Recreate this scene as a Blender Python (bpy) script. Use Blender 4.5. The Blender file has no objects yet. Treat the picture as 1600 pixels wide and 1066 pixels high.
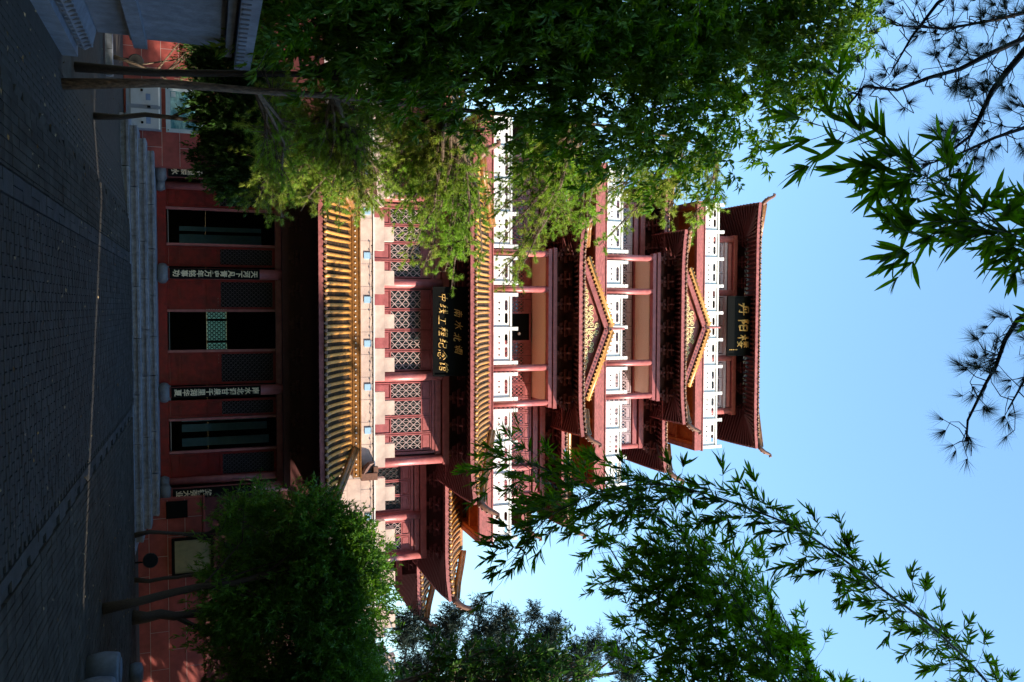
import bpy, math, random
import numpy as np
from mathutils import Vector, Matrix
random.seed(7); np.random.seed(7)
S = bpy.context.scene
COL = S.collection
R_ = math.radians

# ------------------------------------------------------------------ camera
F = 1289.0; PITCH = R_(20.2); ROLL = 0.0123; YAW = 0.044
CAM = np.array([-0.68, -20.4, 1.6])
fw = np.array([math.sin(YAW)*math.cos(PITCH), math.cos(YAW)*math.cos(PITCH), math.sin(PITCH)])
r0 = np.array([math.cos(YAW), -math.sin(YAW), 0.0]); u0 = np.cross(r0, fw)
rt = math.cos(ROLL)*r0 - math.sin(ROLL)*u0
up = math.cos(ROLL)*u0 + math.sin(ROLL)*r0
cd = bpy.data.cameras.new('camera'); cam = bpy.data.objects.new('camera', cd); COL.objects.link(cam)
cd.sensor_fit = 'HORIZONTAL'; cd.sensor_width = 36.0; cd.lens = 36.0*F/1600.0
cd.clip_start = 0.1; cd.clip_end = 1500
# the photograph lies on its side: the picture's right is the world's up
m = Matrix(((up[0], -rt[0], -fw[0], CAM[0]), (up[1], -rt[1], -fw[1], CAM[1]), (up[2], -rt[2], -fw[2], CAM[2]), (0, 0, 0, 1)))
cam.matrix_world = m
S.camera = cam
def at(u, h, Y):
    d = fw*F + rt*(u-533.0) + up*(h-800.0)
    return CAM + d*((Y-CAM[1])/d[1])

# ------------------------------------------------------------------ light
SUN_AZ = R_(63.5); SUN_EL = R_(23)            # azimuth from the facade normal (-Y) towards +X
sdir = Vector((math.sin(SUN_AZ)*math.cos(SUN_EL), -math.cos(SUN_AZ)*math.cos(SUN_EL), math.sin(SUN_EL)))
W = bpy.data.worlds.new('World'); S.world = W; W.use_nodes = True
nt = W.node_tree; bg = nt.nodes['Background']; sky = nt.nodes.new('ShaderNodeTexSky')
sky.sky_type = 'NISHITA'; sky.sun_disc = False; sky.sun_elevation = SUN_EL
sky.sun_rotation = math.atan2(sdir.x, sdir.y)
sky.altitude = 100; sky.air_density = 2.0; sky.dust_density = 0.5; sky.ozone_density = 6.0
nt.links.new(sky.outputs[0], bg.inputs[0]); bg.inputs[1].default_value = 0.15
sl = bpy.data.lights.new('sun', 'SUN'); sl.energy = 3.6; sl.angle = R_(0.5); sl.color = (1.0, 0.86, 0.68)
so = bpy.data.objects.new('sun', sl); COL.objects.link(so)
so.rotation_euler = (-sdir).to_track_quat('-Z', 'Y').to_euler()
S.view_settings.view_transform = 'Standard'; S.view_settings.look = 'None'
S.view_settings.gamma = 1.0; S.view_settings.use_curve_mapping = False
S.view_settings.exposure = 1.6
S.cycles.use_denoising = True
S.cycles.max_bounces = 7; S.cycles.diffuse_bounces = 4; S.cycles.glossy_bounces = 3
S.cycles.transmission_bounces = 4; S.cycles.transparent_max_bounces = 6
S.cycles.sample_clamp_indirect = 4.0

# ------------------------------------------------------------------ materials
def mat(name, col, rough=0.7, var=0.12, scale=6.0, island=0.0, col2=None, bump=0.0, bscale=40.0, spec=0.4, stretch=None, metal=0.0, coat=0.0, transl=0.0, thr=(0.4, 0.65)):
    M = bpy.data.materials.new(name); M.use_nodes = True; t = M.node_tree; n = t.nodes; L = t.links
    b = n['Principled BSDF']; out = n['Material Output']
    b.inputs['Roughness'].default_value = rough; b.inputs['Specular IOR Level'].default_value = spec
    b.inputs['Metallic'].default_value = metal
    if coat: b.inputs['Coat Weight'].default_value = coat
    tc = n.new('ShaderNodeTexCoord'); src = tc.outputs['Object']
    if stretch:
        mp = n.new('ShaderNodeMapping'); mp.inputs['Scale'].default_value = stretch; L.new(src, mp.inputs[0]); src = mp.outputs[0]
    nz = n.new('ShaderNodeTexNoise'); nz.inputs['Scale'].default_value = scale; nz.inputs['Detail'].default_value = 6; nz.inputs['Roughness'].default_value = 0.62
    L.new(src, nz.inputs['Vector'])
    base = n.new('ShaderNodeMix'); base.data_type = 'RGBA'
    base.inputs[6].default_value = (*col, 1); base.inputs[7].default_value = (*(col2 or col), 1)
    if col2:
        mr = n.new('ShaderNodeMapRange'); mr.inputs[1].default_value = thr[0]; mr.inputs[2].default_value = thr[1]
        L.new(nz.outputs[0], mr.inputs[0]); L.new(mr.outputs[0], base.inputs[0])
    else: base.inputs[0].default_value = 0
    hsv = n.new('ShaderNodeHueSaturation'); L.new(base.outputs[2], hsv.inputs['Color'])
    mv = n.new('ShaderNodeMapRange'); mv.inputs[1].default_value = 0.3; mv.inputs[2].default_value = 0.7
    mv.inputs[3].default_value = 1-var; mv.inputs[4].default_value = 1+var
    nz2 = n.new('ShaderNodeTexNoise'); nz2.inputs['Scale'].default_value = scale*2.7; nz2.inputs['Detail'].default_value = 5
    L.new(src, nz2.inputs['Vector']); L.new(nz2.outputs[0], mv.inputs[0])
    val = mv.outputs[0]
    if island:
        g = n.new('ShaderNodeNewGeometry'); mi = n.new('ShaderNodeMapRange')
        mi.inputs[3].default_value = 1-island; mi.inputs[4].default_value = 1+island
        L.new(g.outputs['Random Per Island'], mi.inputs[0])
        oi = n.new('ShaderNodeObjectInfo'); mo = n.new('ShaderNodeMapRange')
        mo.inputs[3].default_value = 1-island*0.7; mo.inputs[4].default_value = 1+island*0.7
        L.new(oi.outputs['Random'], mo.inputs[0])
        mu = n.new('ShaderNodeMath'); mu.operation = 'MULTIPLY'; L.new(mi.outputs[0], mu.inputs[0]); L.new(mo.outputs[0], mu.inputs[1])
        mu2 = n.new('ShaderNodeMath'); mu2.operation = 'MULTIPLY'; L.new(mu.outputs[0], mu2.inputs[0]); L.new(val, mu2.inputs[1]); val = mu2.outputs[0]
    L.new(val, hsv.inputs['Value']); L.new(hsv.outputs[0], b.inputs['Base Color'])
    if bump:
        nb = n.new('ShaderNodeTexNoise'); nb.inputs['Scale'].default_value = bscale; nb.inputs['Detail'].default_value = 5
        L.new(src, nb.inputs['Vector']); bp = n.new('ShaderNodeBump'); bp.inputs['Strength'].default_value = bump; bp.inputs['Distance'].default_value = 0.02
        L.new(nb.outputs[0], bp.inputs['Height']); L.new(bp.outputs[0], b.inputs['Normal'])
    if transl:
        b.inputs['Specular IOR Level'].default_value = spec
        tr = n.new('ShaderNodeBsdfTranslucent'); h2 = n.new('ShaderNodeHueSaturation')
        h2.inputs['Hue'].default_value = 0.485; h2.inputs['Saturation'].default_value = 1.1; h2.inputs['Value'].default_value = 1.5
        L.new(hsv.outputs[0], h2.inputs['Color']); L.new(h2.outputs[0], tr.inputs['Color'])
        mx = n.new('ShaderNodeMixShader'); mx.inputs[0].default_value = transl
        L.new(b.outputs[0], mx.inputs[1]); L.new(tr.outputs[0], mx.inputs[2]); L.new(mx.outputs[0], out.inputs['Surface'])
    return M
RED = mat('red_lacquer', (.40, .125, .125), .38, .16, 3, spec=.55, bump=.1, bscale=15, col2=(.33, .095, .10))
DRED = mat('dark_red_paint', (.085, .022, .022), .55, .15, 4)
DOOR = mat('door_red', (.25, .011, .010), .45, .22, 3, col2=(.15, .010, .010), bump=.12)
MAUVE = mat('fascia_red', (.40, .13, .125), .6, .2, 5, col2=(.26, .08, .08))
BEAM = mat('balcony_plaster', (.42, .13, .125), .8, .25, 4, col2=(.29, .10, .095), bump=.2, bscale=25, stretch=(1, 1, 3))
ORANGE = mat('soffit_orange', (.5, .13, .03), .75, .2, 4, col2=(.4, .08, .02))
GOLD = mat('glazed_gold_tile', (.52, .245, .055), .32, .25, 9, island=.26, col2=(.33, .15, .045), spec=.5, thr=(.5, .75))
DRIP = mat('weathered_drip_tile', (.30, .16, .10), .4, .25, 14, col2=(.10, .06, .05), island=.25)
GOLDD = mat('glazed_amber_ridge', (.24, .105, .03), .32, .25, 6, col2=(.09, .045, .025), spec=.5, thr=(.5, .7))
PAN = mat('pan_tile', (.085, .05, .028), .5, .3, 8, col2=(.035, .025, .02), island=.1)
HOOK = mat('ridge_hook', (.17, .08, .055), .5, .2, 8)
WHITE = mat('white_stone', (.8, .8, .78), .6, .06, 3, col2=(.62, .61, .58), thr=(.52, .8), stretch=(3, 3, 1), bump=.1)
CREAM = mat('cream_board', (.82, .70, .54), .75, .1, 5, bump=.1, stretch=(4, 1, 1))
PEACH = mat('peach_stone_tile', (.66, .50, .425), .75, .13, 2.2, island=.06, col2=(.54, .41, .36), bump=.15)
TILE = mat('red_wall_tile', (.34, .07, .06), .6, .18, 2.2, island=.1, col2=(.24, .052, .047), bump=.12)
JOINT = mat('white_joint', (.48, .42, .41), .8, .05)
LILAC = mat('pale_window_frame', (.50, .38, .42), .5, .1, 5)
GLASS = mat('window_glass', (.035, .055, .058), .08, .3, 2, spec=.9)
LATT = mat('lattice_bar', (.55, .41, .40), .5, .1, 8)
DLATT = mat('dark_lattice', (.06, .045, .05), .5, .2, 8)
STONE = mat('blue_grey_step_stone', (.20, .228, .28), .7, .3, 4, island=.2, col2=(.15, .17, .21), bump=.25, bscale=60)
DRUM = mat('column_drum_stone', (.13, .145, .17), .45, .15, 8)
BLACK = mat('black_board', (.006, .0065, .0065), .65, .1, 5, spec=.08)
INK = mat('gold_lettering', (.72, .45, .14), .45, .15, 12)
PALEINK = mat('pale_gold_lettering', (.85, .72, .48), .5, .1, 12)
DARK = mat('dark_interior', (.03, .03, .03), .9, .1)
TEAL = mat('teal_panel', (.16, .36, .42), .5, .1, 3)
BULB = mat('bulb_glass', (.75, .72, .68), .2, .05)
WIRE = mat('black_wire', (.02, .02, .02), .6)
SCROLL = mat('cream_scroll', (.72, .62, .34), .55, .12, 10)
BLUELAMP = mat('pale_blue_lamp', (.35, .55, .75), .35, .1, 6)
PAVE = mat('dark_paving_brick', (.034, .034, .034), .75, .3, 1.3, island=.13, col2=(.039, .040, .041), bump=.3, bscale=80, spec=.1)
PAVE2 = mat('outer_paving_brick', (.035, .033, .030), .8, .3, 1.2, island=.13, col2=(.046, .043, .038), bump=.35, bscale=70, spec=.1)
BAND = mat('pale_paving_band', (.054, .054, .054), .75, .3, 1.5, island=.14, col2=(.036, .039, .043), bump=.3, bscale=60, spec=.1)
SOIL = mat('ground_soil', (.035, .033, .03), .9, .3, 3)
STELE = mat('carved_blue_stone', (.17, .205, .265), .62, .18, 3, col2=(.12, .145, .19), bump=.3, bscale=30)
BARK = mat('brown_bark', (.15, .105, .07), .85, .35, 10, col2=(.05, .036, .026), bump=1.0, bscale=14, stretch=(3, 3, .6))
DBARK = mat('dark_bark', (.035, .028, .024), .85, .3, 10, bump=.6, bscale=16, stretch=(3, 3, .6))

# ------------------------------------------------------------------ mesh helpers
class MB:
    def __init__(s): s.v = []; s.f = []
    def box(s, c, d, rz=0.0, rx=0.0):
        x, y, z = c; a, b, e = d[0]/2, d[1]/2, d[2]/2; o = len(s.v)
        cz, sz = math.cos(rz), math.sin(rz); cx, sx = math.cos(rx), math.sin(rx)
        for dx, dy, dz in ((-a,-b,-e),(a,-b,-e),(a,b,-e),(-a,b,-e),(-a,-b,e),(a,-b,e),(a,b,e),(-a,b,e)):
            dy, dz = dy*cx-dz*sx, dy*sx+dz*cx
            s.v.append((x+dx*cz-dy*sz, y+dx*sz+dy*cz, z+dz))
        for q in ((0,3,2,1),(4,5,6,7),(0,1,5,4),(1,2,6,5),(2,3,7,6),(3,0,4,7)): s.f.append(tuple(o+i for i in q))
        return s
    def box2(s, x0, x1, y0, y1, z0, z1): return s.box(((x0+x1)/2, (y0+y1)/2, (z0+z1)/2), (x1-x0, y1-y0, z1-z0))
    def beam(s, p, q, w, t, upv=(0, 0, 1)):
        p = Vector(p); q = Vector(q); d = (q-p).normalized(); upv = Vector(upv)
        sd = d.cross(upv)
        if sd.length < 1e-5: sd = d.cross(Vector((1, 0, 0)))
        sd.normalize(); n = sd.cross(d); o = len(s.v)
        for c in (p, q):
            for a, b in ((-1,-1),(1,-1),(1,1),(-1,1)): s.v.append(tuple(c+sd*(a*w/2)+n*(b*t/2)))
        for k in ((0,1,2,3),(7,6,5,4),(0,4,5,1),(1,5,6,2),(2,6,7,3),(3,7,4,0)): s.f.append(tuple(o+i for i in k))
        return s
    def tube(s, pts, rad, n=6, cap=True, flat=1.0):
        pts = [Vector(p) for p in pts]; o = len(s.v); N = len(pts)
        if not hasattr(rad, '__len__'): rad = [rad]*N
        prev = None
        for i, p in enumerate(pts):
            d = (pts[min(i+1, N-1)]-pts[max(i-1, 0)])
            if d.length < 1e-9: d = Vector((0, 0, 1))
            d.normalize()
            if prev is None:
                a = d.cross(Vector((0, 0, 1)))
                if a.length < 1e-3: a = d.cross(Vector((1, 0, 0)))
            else: a = prev - d*prev.dot(d)
            if a.length < 1e-6: a = d.cross(Vector((1, 0, .3)))
            a.normalize(); prev = a; b = d.cross(a)
            for k in range(n):
                t = 2*math.pi*k/n
                s.v.append(tuple(p+a*(rad[i]*math.cos(t)*flat)+b*(rad[i]*math.sin(t))))
        for i in range(N-1):
            for k in range(n):
                s.f.append((o+i*n+k, o+i*n+(k+1)%n, o+(i+1)*n+(k+1)%n, o+(i+1)*n+k))
        if cap:
            s.f.append(tuple(o+k for k in reversed(range(n)))); s.f.append(tuple(o+(N-1)*n+k for k in range(n)))
        return s
    def lathe(s, c, prof, n=16):
        o = len(s.v); x, y, z = c
        for r, h in prof:
            for k in range(n):
                t = 2*math.pi*k/n; s.v.append((x+r*math.cos(t), y+r*math.sin(t), z+h))
        for i in range(len(prof)-1):
            for k in range(n): s.f.append((o+i*n+k, o+i*n+(k+1)%n, o+(i+1)*n+(k+1)%n, o+(i+1)*n+k))
        s.f.append(tuple(o+k for k in reversed(range(n)))); e = o+(len(prof)-1)*n
        s.f.append(tuple(e+k for k in range(n)))
        return s
    def quad(s, *p):
        o = len(s.v); s.v += [tuple(q) for q in p]; s.f.append(tuple(range(o, o+len(p)))); return s
    def prism(s, poly, y0, y1):              # poly in x,z; extruded along y
        o = len(s.v); n = len(poly)
        for y in (y0, y1):
            for x, z in poly: s.v.append((x, y, z))
        s.f.append(tuple(o+i for i in range(n))); s.f.append(tuple(o+n+i for i in reversed(range(n))))
        for i in range(n): j = (i+1) % n; s.f.append((o+i, o+n+i, o+n+j, o+j))
        return s
    def mesh(s, name, m, smooth=False):
        me = bpy.data.meshes.new(name); me.from_pydata(s.v, [], s.f); me.materials.append(m)
        if smooth:
            me.polygons.foreach_set('use_smooth', [True]*len(me.polygons))
        me.validate(); me.update(); return me
    def build(s, name, m, parent=None, loc=None, smooth=False, kind=None):
        return add(name, s.mesh(name, m, smooth), parent, loc, kind)
def add(name, me, parent=None, loc=None, kind=None, rz=0.0, sc=None):
    o = bpy.data.objects.new(name, me); COL.objects.link(o)
    if parent is not None: o.parent = parent
    if loc is not None: o.location = loc
    if rz: o.rotation_euler = (0, 0, rz)
    if sc: o.scale = sc
    if kind: o['kind'] = kind
    return o
def empty(name, loc=(0, 0, 0)):
    o = bpy.data.objects.new(name, None); o.location = loc; COL.objects.link(o); return o
def tag(o, label, cat, group=None, kind=None):
    o['label'] = label; o['category'] = cat
    if group: o['group'] = group
    if kind: o['kind'] = kind
    return o
def plate(name, outer, holes, th, m):        # flat plate in x,z with real holes, thickness along y
    cu = bpy.data.curves.new(name, 'CURVE'); cu.dimensions = '2D'; cu.fill_mode = 'BOTH'; cu.extrude = th/2
    for poly in [outer]+holes:
        sp = cu.splines.new('POLY'); sp.points.add(len(poly)-1); sp.use_cyclic_u = True
        for i, (x, z) in enumerate(poly): sp.points[i].co = (x, z, 0, 1)
    o = bpy.data.objects.new(name, cu); COL.objects.link(o)
    me = bpy.data.meshes.new_from_object(o.evaluated_get(bpy.context.evaluated_depsgraph_get()))
    bpy.data.objects.remove(o); bpy.data.curves.remove(cu)
    me.transform(Matrix.Rotation(math.pi/2, 4, 'X')); me.materials.clear(); me.materials.append(m); me.name = name
    return me
def text_mesh(name, s, size, m, ext=0.006, vertical=False, shear=0.0, off=0.0):
    obs = []
    cu = bpy.data.curves.new(name, 'FONT'); cu.body = '\n'.join(s) if vertical else s
    cu.size = size; cu.extrude = ext; cu.align_x = 'CENTER'; cu.align_y = 'CENTER'; cu.shear = shear; cu.offset = off; cu.resolution_u = 2
    if vertical: cu.space_line = 0.92
    o = bpy.data.objects.new(name, cu); COL.objects.link(o)
    me = bpy.data.meshes.new_from_object(o.evaluated_get(bpy.context.evaluated_depsgraph_get()))
    bpy.data.objects.remove(o); bpy.data.curves.remove(cu)
    me.transform(Matrix.Rotation(math.pi/2, 4, 'X')); me.materials.clear(); me.materials.append(m); me.name = name
    return me
def circ(cx, cz, r, n=10): return [(cx+r*math.cos(2*math.pi*k/n), cz+r*math.sin(2*math.pi*k/n)) for k in range(n)]
def slot(x0, x1, z0, z1, n=4):
    r = (z1-z0)/2; zc = (z0+z1)/2
    return [(x1-r+r*math.cos(a), zc+r*math.sin(a)) for a in np.linspace(-math.pi/2, math.pi/2, n)] + [(x0+r+r*math.cos(a), zc+r*math.sin(a)) for a in np.linspace(math.pi/2, 1.5*math.pi, n)]
# ================================================================== THE SETTING: ground and paving
def gz(x): 
    t = min(1, max(0, (-x-2.2)/2.0)); return -0.15*t*t*(3-2*t)
g = MB(); xs = [-400, -60, -20, -9, -4.2, -3.7, -3.2, -2.7, -2.2, 20, 60, 400]; ys = [-300, -40, -14, 0, 20, 60, 500]
for x in xs:
    for y in ys: g.v.append((x, y, gz(x)-0.03))
ny = len(ys)
for i in range(len(xs)-1):
    for j in range(ny-1): g.f.append((i*ny+j, (i+1)*ny+j, (i+1)*ny+j+1, i*ny+j+1))
ground = g.build('ground', SOIL, kind='structure')
# paving: every brick has its own edges; joints are real gaps
pavement = empty('pavement', (0, 0, 0)); pavement['kind'] = 'structure'
cells = []
def brick_field(x0, x1, y0, y1, bx, by, mname, run):
    rows = int((y1-y0)/by)
    for j in range(rows):
        off = (0.5*bx if j % 2 else 0) if run == 'x' else 0
        n = int((x1-x0)/bx)+1
        for i in range(n):
            a = x0+i*bx-off; b = a+bx
            a = max(a, x0); b = min(b, x1)
            if b-a < 0.03: continue
            cells.append(((a+b)/2, y0+(j+.5)*by, b-a-0.005, by-0.005, mname))
brick_field(-1.62, 1.55, -13.2, -0.04, .2, .1, 'c', 'x')
brick_field(-1.85, -1.63, -13.2, -0.04, .22, .4, 'b', 'x')
brick_field(1.56, 1.78, -13.2, -0.04, .22, .4, 'b', 'x')
brick_field(-7.6, -1.86, -13.2, -0.04, .1, .3, 'o', 'y')
brick_field(1.79, 7.4, -13.2, -0.04, .1, .3, 'o', 'y')
rng = random.Random(3)
cells.sort(key=lambda c: (c[0]+0.68)**2+(c[1]+20.4)**2)
vis = [c for c in cells if abs((c[0]+.6)/(c[1]+20.4)) < .46]
cm = {'c': PAVE, 'b': BAND, 'o': PAVE2}
def brick_into(mb, c, ox=0, oy=0):
    x, y, a, b, k = c; h = gz(x)+rng.uniform(-.003, .003); e = 0.004
    o = len(mb.v); x -= ox; y -= oy
    tl = rng.uniform(-.003, .003)
    for dx, dy, z in ((-a/2, -b/2, -.03), (a/2, -b/2, -.03), (a/2, b/2, -.03), (-a/2, b/2, -.03), (-a/2+e, -b/2+e, h-tl), (a/2-e, -b/2+e, h+tl), (a/2-e, b/2-e, h+tl), (-a/2+e, b/2-e, h-tl)):
        mb.v.append((x+dx, y+dy, z + (gz(x+ox) if z < -.02 else 0)))
    for q in ((4,5,6,7),(0,1,5,4),(1,2,6,5),(2,3,7,6),(3,0,4,7)): mb.f.append(tuple(o+i for i in q))
one = set(id(c) for c in vis[:290])
for c in vis[:290]:
    b = MB(); brick_into(b, c, c[0], c[1]); b.build('paving_brick', cm[c[4]], pavement, (c[0], c[1], 0))
for k, nm in (('c', 'path_bricks'), ('b', 'pale_band_bricks'), ('o', 'outer_bricks')):
    b = MB()
    for c in cells:
        if id(c) not in one and c[4] == k: brick_into(b, c)
    b.build(nm, cm[k], pavement, kind='stuff')

# ================================================================== STONE STEPS
steps = tag(empty('stone_steps', (0, 0, 0)), 'broad blue grey stone steps leading up to the red hall doors', 'steps')
for L, (z0, z1) in enumerate(((-.3, .0), (.0, .155), (.155, .31), (.31, .46))):
    y0 = [-.18, 0.0, .3, .6][L]; hw = [4.95, 4.72, 4.5, 4.28][L]; zt = z1
    if L == 0: zt = -0.004
    n = 8; ed = [-hw]+[(-hw+2*hw*i/n)+rng.uniform(-.2, .2) for i in range(1, n)]+[hw]
    for i in range(n):
        a, b = ed[i]+.009, ed[i+1]-.009
        mb = MB(); mb.box2(a, b, y0, y0+.36, z0+.002, zt-.056); mb.box2(a-.0015, b+.0015, y0-.04, y0+.36, zt-.05, zt)
        mb.build('step_stone', STONE, steps)
    MB().box2(-hw, hw, y0+.362, .985, z0, zt-.003).build('step_core', STONE, steps)
MB().box2(-3.98, 3.98, .961, 7.6, -.2, .455).build('landing_slab', STONE, steps)

# ================================================================== PODIUM (fortress-like base with a hall)
pod = tag(empty('podium_hall', (0, 0, 0)), 'crenellated podium hall at the tower foot with open red doors', 'hall')
for sx in (-1, 1):
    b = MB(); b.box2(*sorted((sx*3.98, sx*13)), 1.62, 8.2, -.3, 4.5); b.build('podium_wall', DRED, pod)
MB().box2(-13, 13, 1.62, 14, 4.5, 5.35).build('terrace_deck', PEACH, pod)
MB().box2(-13, 13, 1.606, 1.9, 5.351, 5.74).build('parapet_core', JOINT, pod)
MB().box2(-13, 13, 1.606, 1.62, 4.501, 5.349).build('joint_bed', JOINT, pod)
# peach tiles on the parapet face
for r, (z0, z1) in enumerate(((5.395, 5.745), (5.03, 5.385), (4.665, 5.02))):
    for i in range(-16, 17):
        x = i*.605+(.3 if r % 2 else 0)
        if r and abs(x) < 3.6: continue
        if r == 0 and i < -8: continue
        if x < -7: continue
        MB().box2(x+.004, x+.594, 1.6, 1.6055, z0, z1).build('peach_tile', PEACH, pod)
MB().box2(-13, 13, 1.57, 1.92, 5.746, 5.775).build('white_coping', WHITE, pod)
mm = MB(); mm.box2(-.435, .435, 1.6, 1.86, 5.777, 6.05); mm.box2(-.19, .19, 1.6, 1.86, 6.052, 6.315)
mme = mm.mesh('merlon', PEACH)
for k in range(-8, 10): add('merlon', mme, pod, (-.28+1.17*k, 0, 0))
me = MB().box2(-.085, .085, 1.575, 1.6, 5.5, 5.68).mesh('blue_lamp', BLUELAMP)
for k in range(-7, 8): add('blue_lamp', me, pod, (.31+1.17*k, 0, 0))
# low tiled wall in front of the podium, both sides of the porch
for sx in (-1, 1):
    x0, x1 = (-12, -3.97) if sx < 0 else (3.97, 12)
    MB().box2(x0+(.016 if sx > 0 else 0), x1-(.016 if sx < 0 else 0), .904, 1.6, -.3, 1.41).build('low_wall_core', JOINT, pod)
    MB().box2(*sorted((sx*3.968, sx*3.984)), .9, 1.6, -.3, 1.41).build('wall_end', TILE, pod)
    for r in range(4):
        z0 = [-.22, .216, .629, 1.020][r]; z1 = [.205, .619, 1.010, 1.41][r]
        w = .92; off = .46 if r % 2 else 0
        n = 9
        for i in range(n):
            a = (3.97+i*w-off); b = a+w-.012
            a = max(a, 3.985)
            if b-a < .1: continue
            if sx < 0: a, b = -b, -a
            MB().box2(a, b, .9, .9035, z0, z1).build('red_wall_tile', TILE, pod)
    MB().box2(x0, x1, .885, 1.6, 1.425, 1.47).build('wall_cap', TILE, pod)
# hall interior
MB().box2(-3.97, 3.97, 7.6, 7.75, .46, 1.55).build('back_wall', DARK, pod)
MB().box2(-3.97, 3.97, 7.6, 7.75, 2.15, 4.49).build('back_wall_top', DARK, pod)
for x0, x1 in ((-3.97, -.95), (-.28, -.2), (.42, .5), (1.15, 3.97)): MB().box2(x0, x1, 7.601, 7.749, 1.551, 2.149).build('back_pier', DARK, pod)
def lattice_mb(w, h, px, pz, bw=.018, th=.02, vert=True, hor=False):
    b = MB(); nx = max(1, round(w/px)); nz = max(1, round(h/pz)); px = w/nx; pz = h/nz
    def clip(p, q):
        return p, q
    for i in range(nx):
        for j in range(nz):
            x0, z0 = -w/2+i*px, -h/2+j*pz
            b.beam((x0, 0, z0), (x0+px, 0, z0+pz), th, bw, (0, 1, 0)) if False else None
    # diagonals as long bars
    k = pz/px
    for sgn in (1, -1):
        for i in range(-nz, nx+1):
            x0 = -w/2+i*px; x1 = x0+nz*px; zA, zB = -h/2, h/2
            if x0 < -w/2: zA += (-w/2-x0)*k; xa = -w/2
            else: xa = x0
            if x1 > w/2: zB -= (x1-w/2)*k; xb = w/2
            else: xb = x1
            if zB-zA < .02: continue
            if sgn > 0: p, q = (xa, 0, zA), (xb, 0, zB)
            else: p, q = (-xa, .004, zA), (-xb, .004, zB)
            b.beam(p, q, bw, th, (0, 1, 0))
    if vert:
        for i in range(1, 2*nx):
            if True: b.box((-w/2+i*px/2, .008, 0), (bw*.6, th*.6, h))
    if hor:
        for j in range(1, nz): b.box((0, .009, -h/2+j*pz), (w, th*.6, bw*.6))
    return b
TLATT = mat('teal_lattice', (.06, .09, .09), .5, .1)
BACKLIT = mat('teal_backlight_sheet', (.36, .52, .52), .5, .1, 2, transl=.85)
MB().box2(-1.0, 1.2, 7.7, 7.705, 1.552, 2.148).build('backlight_pane', BACKLIT, pod)  # added translucent sheet, tinted so the lattice screen looks backlit
lm = lattice_mb(.64, .58, .13, .145, .03).mesh('screen_lattice', TLATT)
for x in (-.61, .11, .83): add('screen_lattice', lm, pod, (x-.0, 7.62, 1.85))
for x, w, z1 in ((2.35, .18, 3.1), (2.62, .2, 3.1), (3.0, .22, 3.15), (-2.45, .3, 3.0), (-2.75, .12, 3.0)):
    MB().box2(x-w/2, x+w/2, 3.4, 3.46, .9, z1).build('exhibit_panel', TEAL, pod)
# porch front: threshold, lintels, door leaves
MB().box2(-3.96, 3.96, 1.5, 1.68, .46, .66).build('threshold', DOOR, pod)
MB().box2(-3.96, 3.96, 1.46, 1.66, 3.22, 3.42).build('lintel', RED, pod)
MB().box2(-3.96, 3.96, 1.12, 1.40, 3.36, 3.52).build('tie_beam', DRED, pod)
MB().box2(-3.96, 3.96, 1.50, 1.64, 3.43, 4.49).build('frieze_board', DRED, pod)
def leaf_door(x0, x1):
    r = MB(); y0, y1 = 1.55, 1.6
    w = .055
    r.box2(x0, x0+w, y0, y1, .662, 3.218); r.box2(x1-w, x1, y0, y1, .662, 3.218)
    for za, zb in ((.662, .70), (.90, .96), (1.57, 1.62), (1.84, 1.90), (3.15, 3.218)): r.box2(x0+w, x1-w, y0+.002, y1-.002, za, zb)
    o = r.build('door_leaf', DOOR, pod)
    p = MB()
    for za, zb in ((.72, .88), (.98, 1.55), (1.64, 1.82)): p.box2(x0+w+.02, x1-w-.02, y0+.012, y1-.015, za, zb)
    p.box2(x0+w, x1-w, y0+.024, y1-.01, .702, 1.838)
    p.build('door_panel', DOOR, o)
    l = lattice_mb(x1-x0-2*w, 1.25, .11, .11, .014)
    add('door_lattice', l.mesh('door_lattice', DLATT), o, ((x0+x1)/2, y0+.02, 2.525))
    MB().box2(x0+w, x1-w, y0+.04, y0+.045, 1.9, 3.15).build('door_pane', BLACK, o)
for x0, x1 in ((-1.34, -.60), (.47, 1.28), (-3.72, -3.12), (-2.16, -1.66), (1.66, 2.10), (3.00, 3.62)): leaf_door(x0, x1)
for x in (-.565, .44, -3.08, -2.2, 2.14, 2.955): MB().box2(x-.03, x+.03, 1.52, 1.64, .661, 3.219).build('door_jamb', RED, pod)
def column(x, y, z0, z1, r, parent, m=RED, n=20): return MB().lathe((x, y, z0), [(r, 0), (r*1.01, (z1-z0)*.5), (r*.96, z1-z0)], n).build('column', m, parent, smooth=True)
for x in (-3.92, -1.47, 1.43, 3.92):
    column(x, 1.3, .7, 3.5, .135, pod)
    MB().lathe((x, 1.3, .456), [(.17, 0), (.235, .05), (.25, .12), (.235, .19), (.17, .245)], 24).build('column_base', DRUM, pod, smooth=True)
for x in (-3.62, 3.66):
    column(x, 1.48, .66, 3.2, .09, pod)
    MB().lathe((x, 1.44, .456), [(.12, 0), (.16, .05), (.165, .1), (.12, .2)], 20).build('column_base', DRUM, pod, smooth=True)

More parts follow.
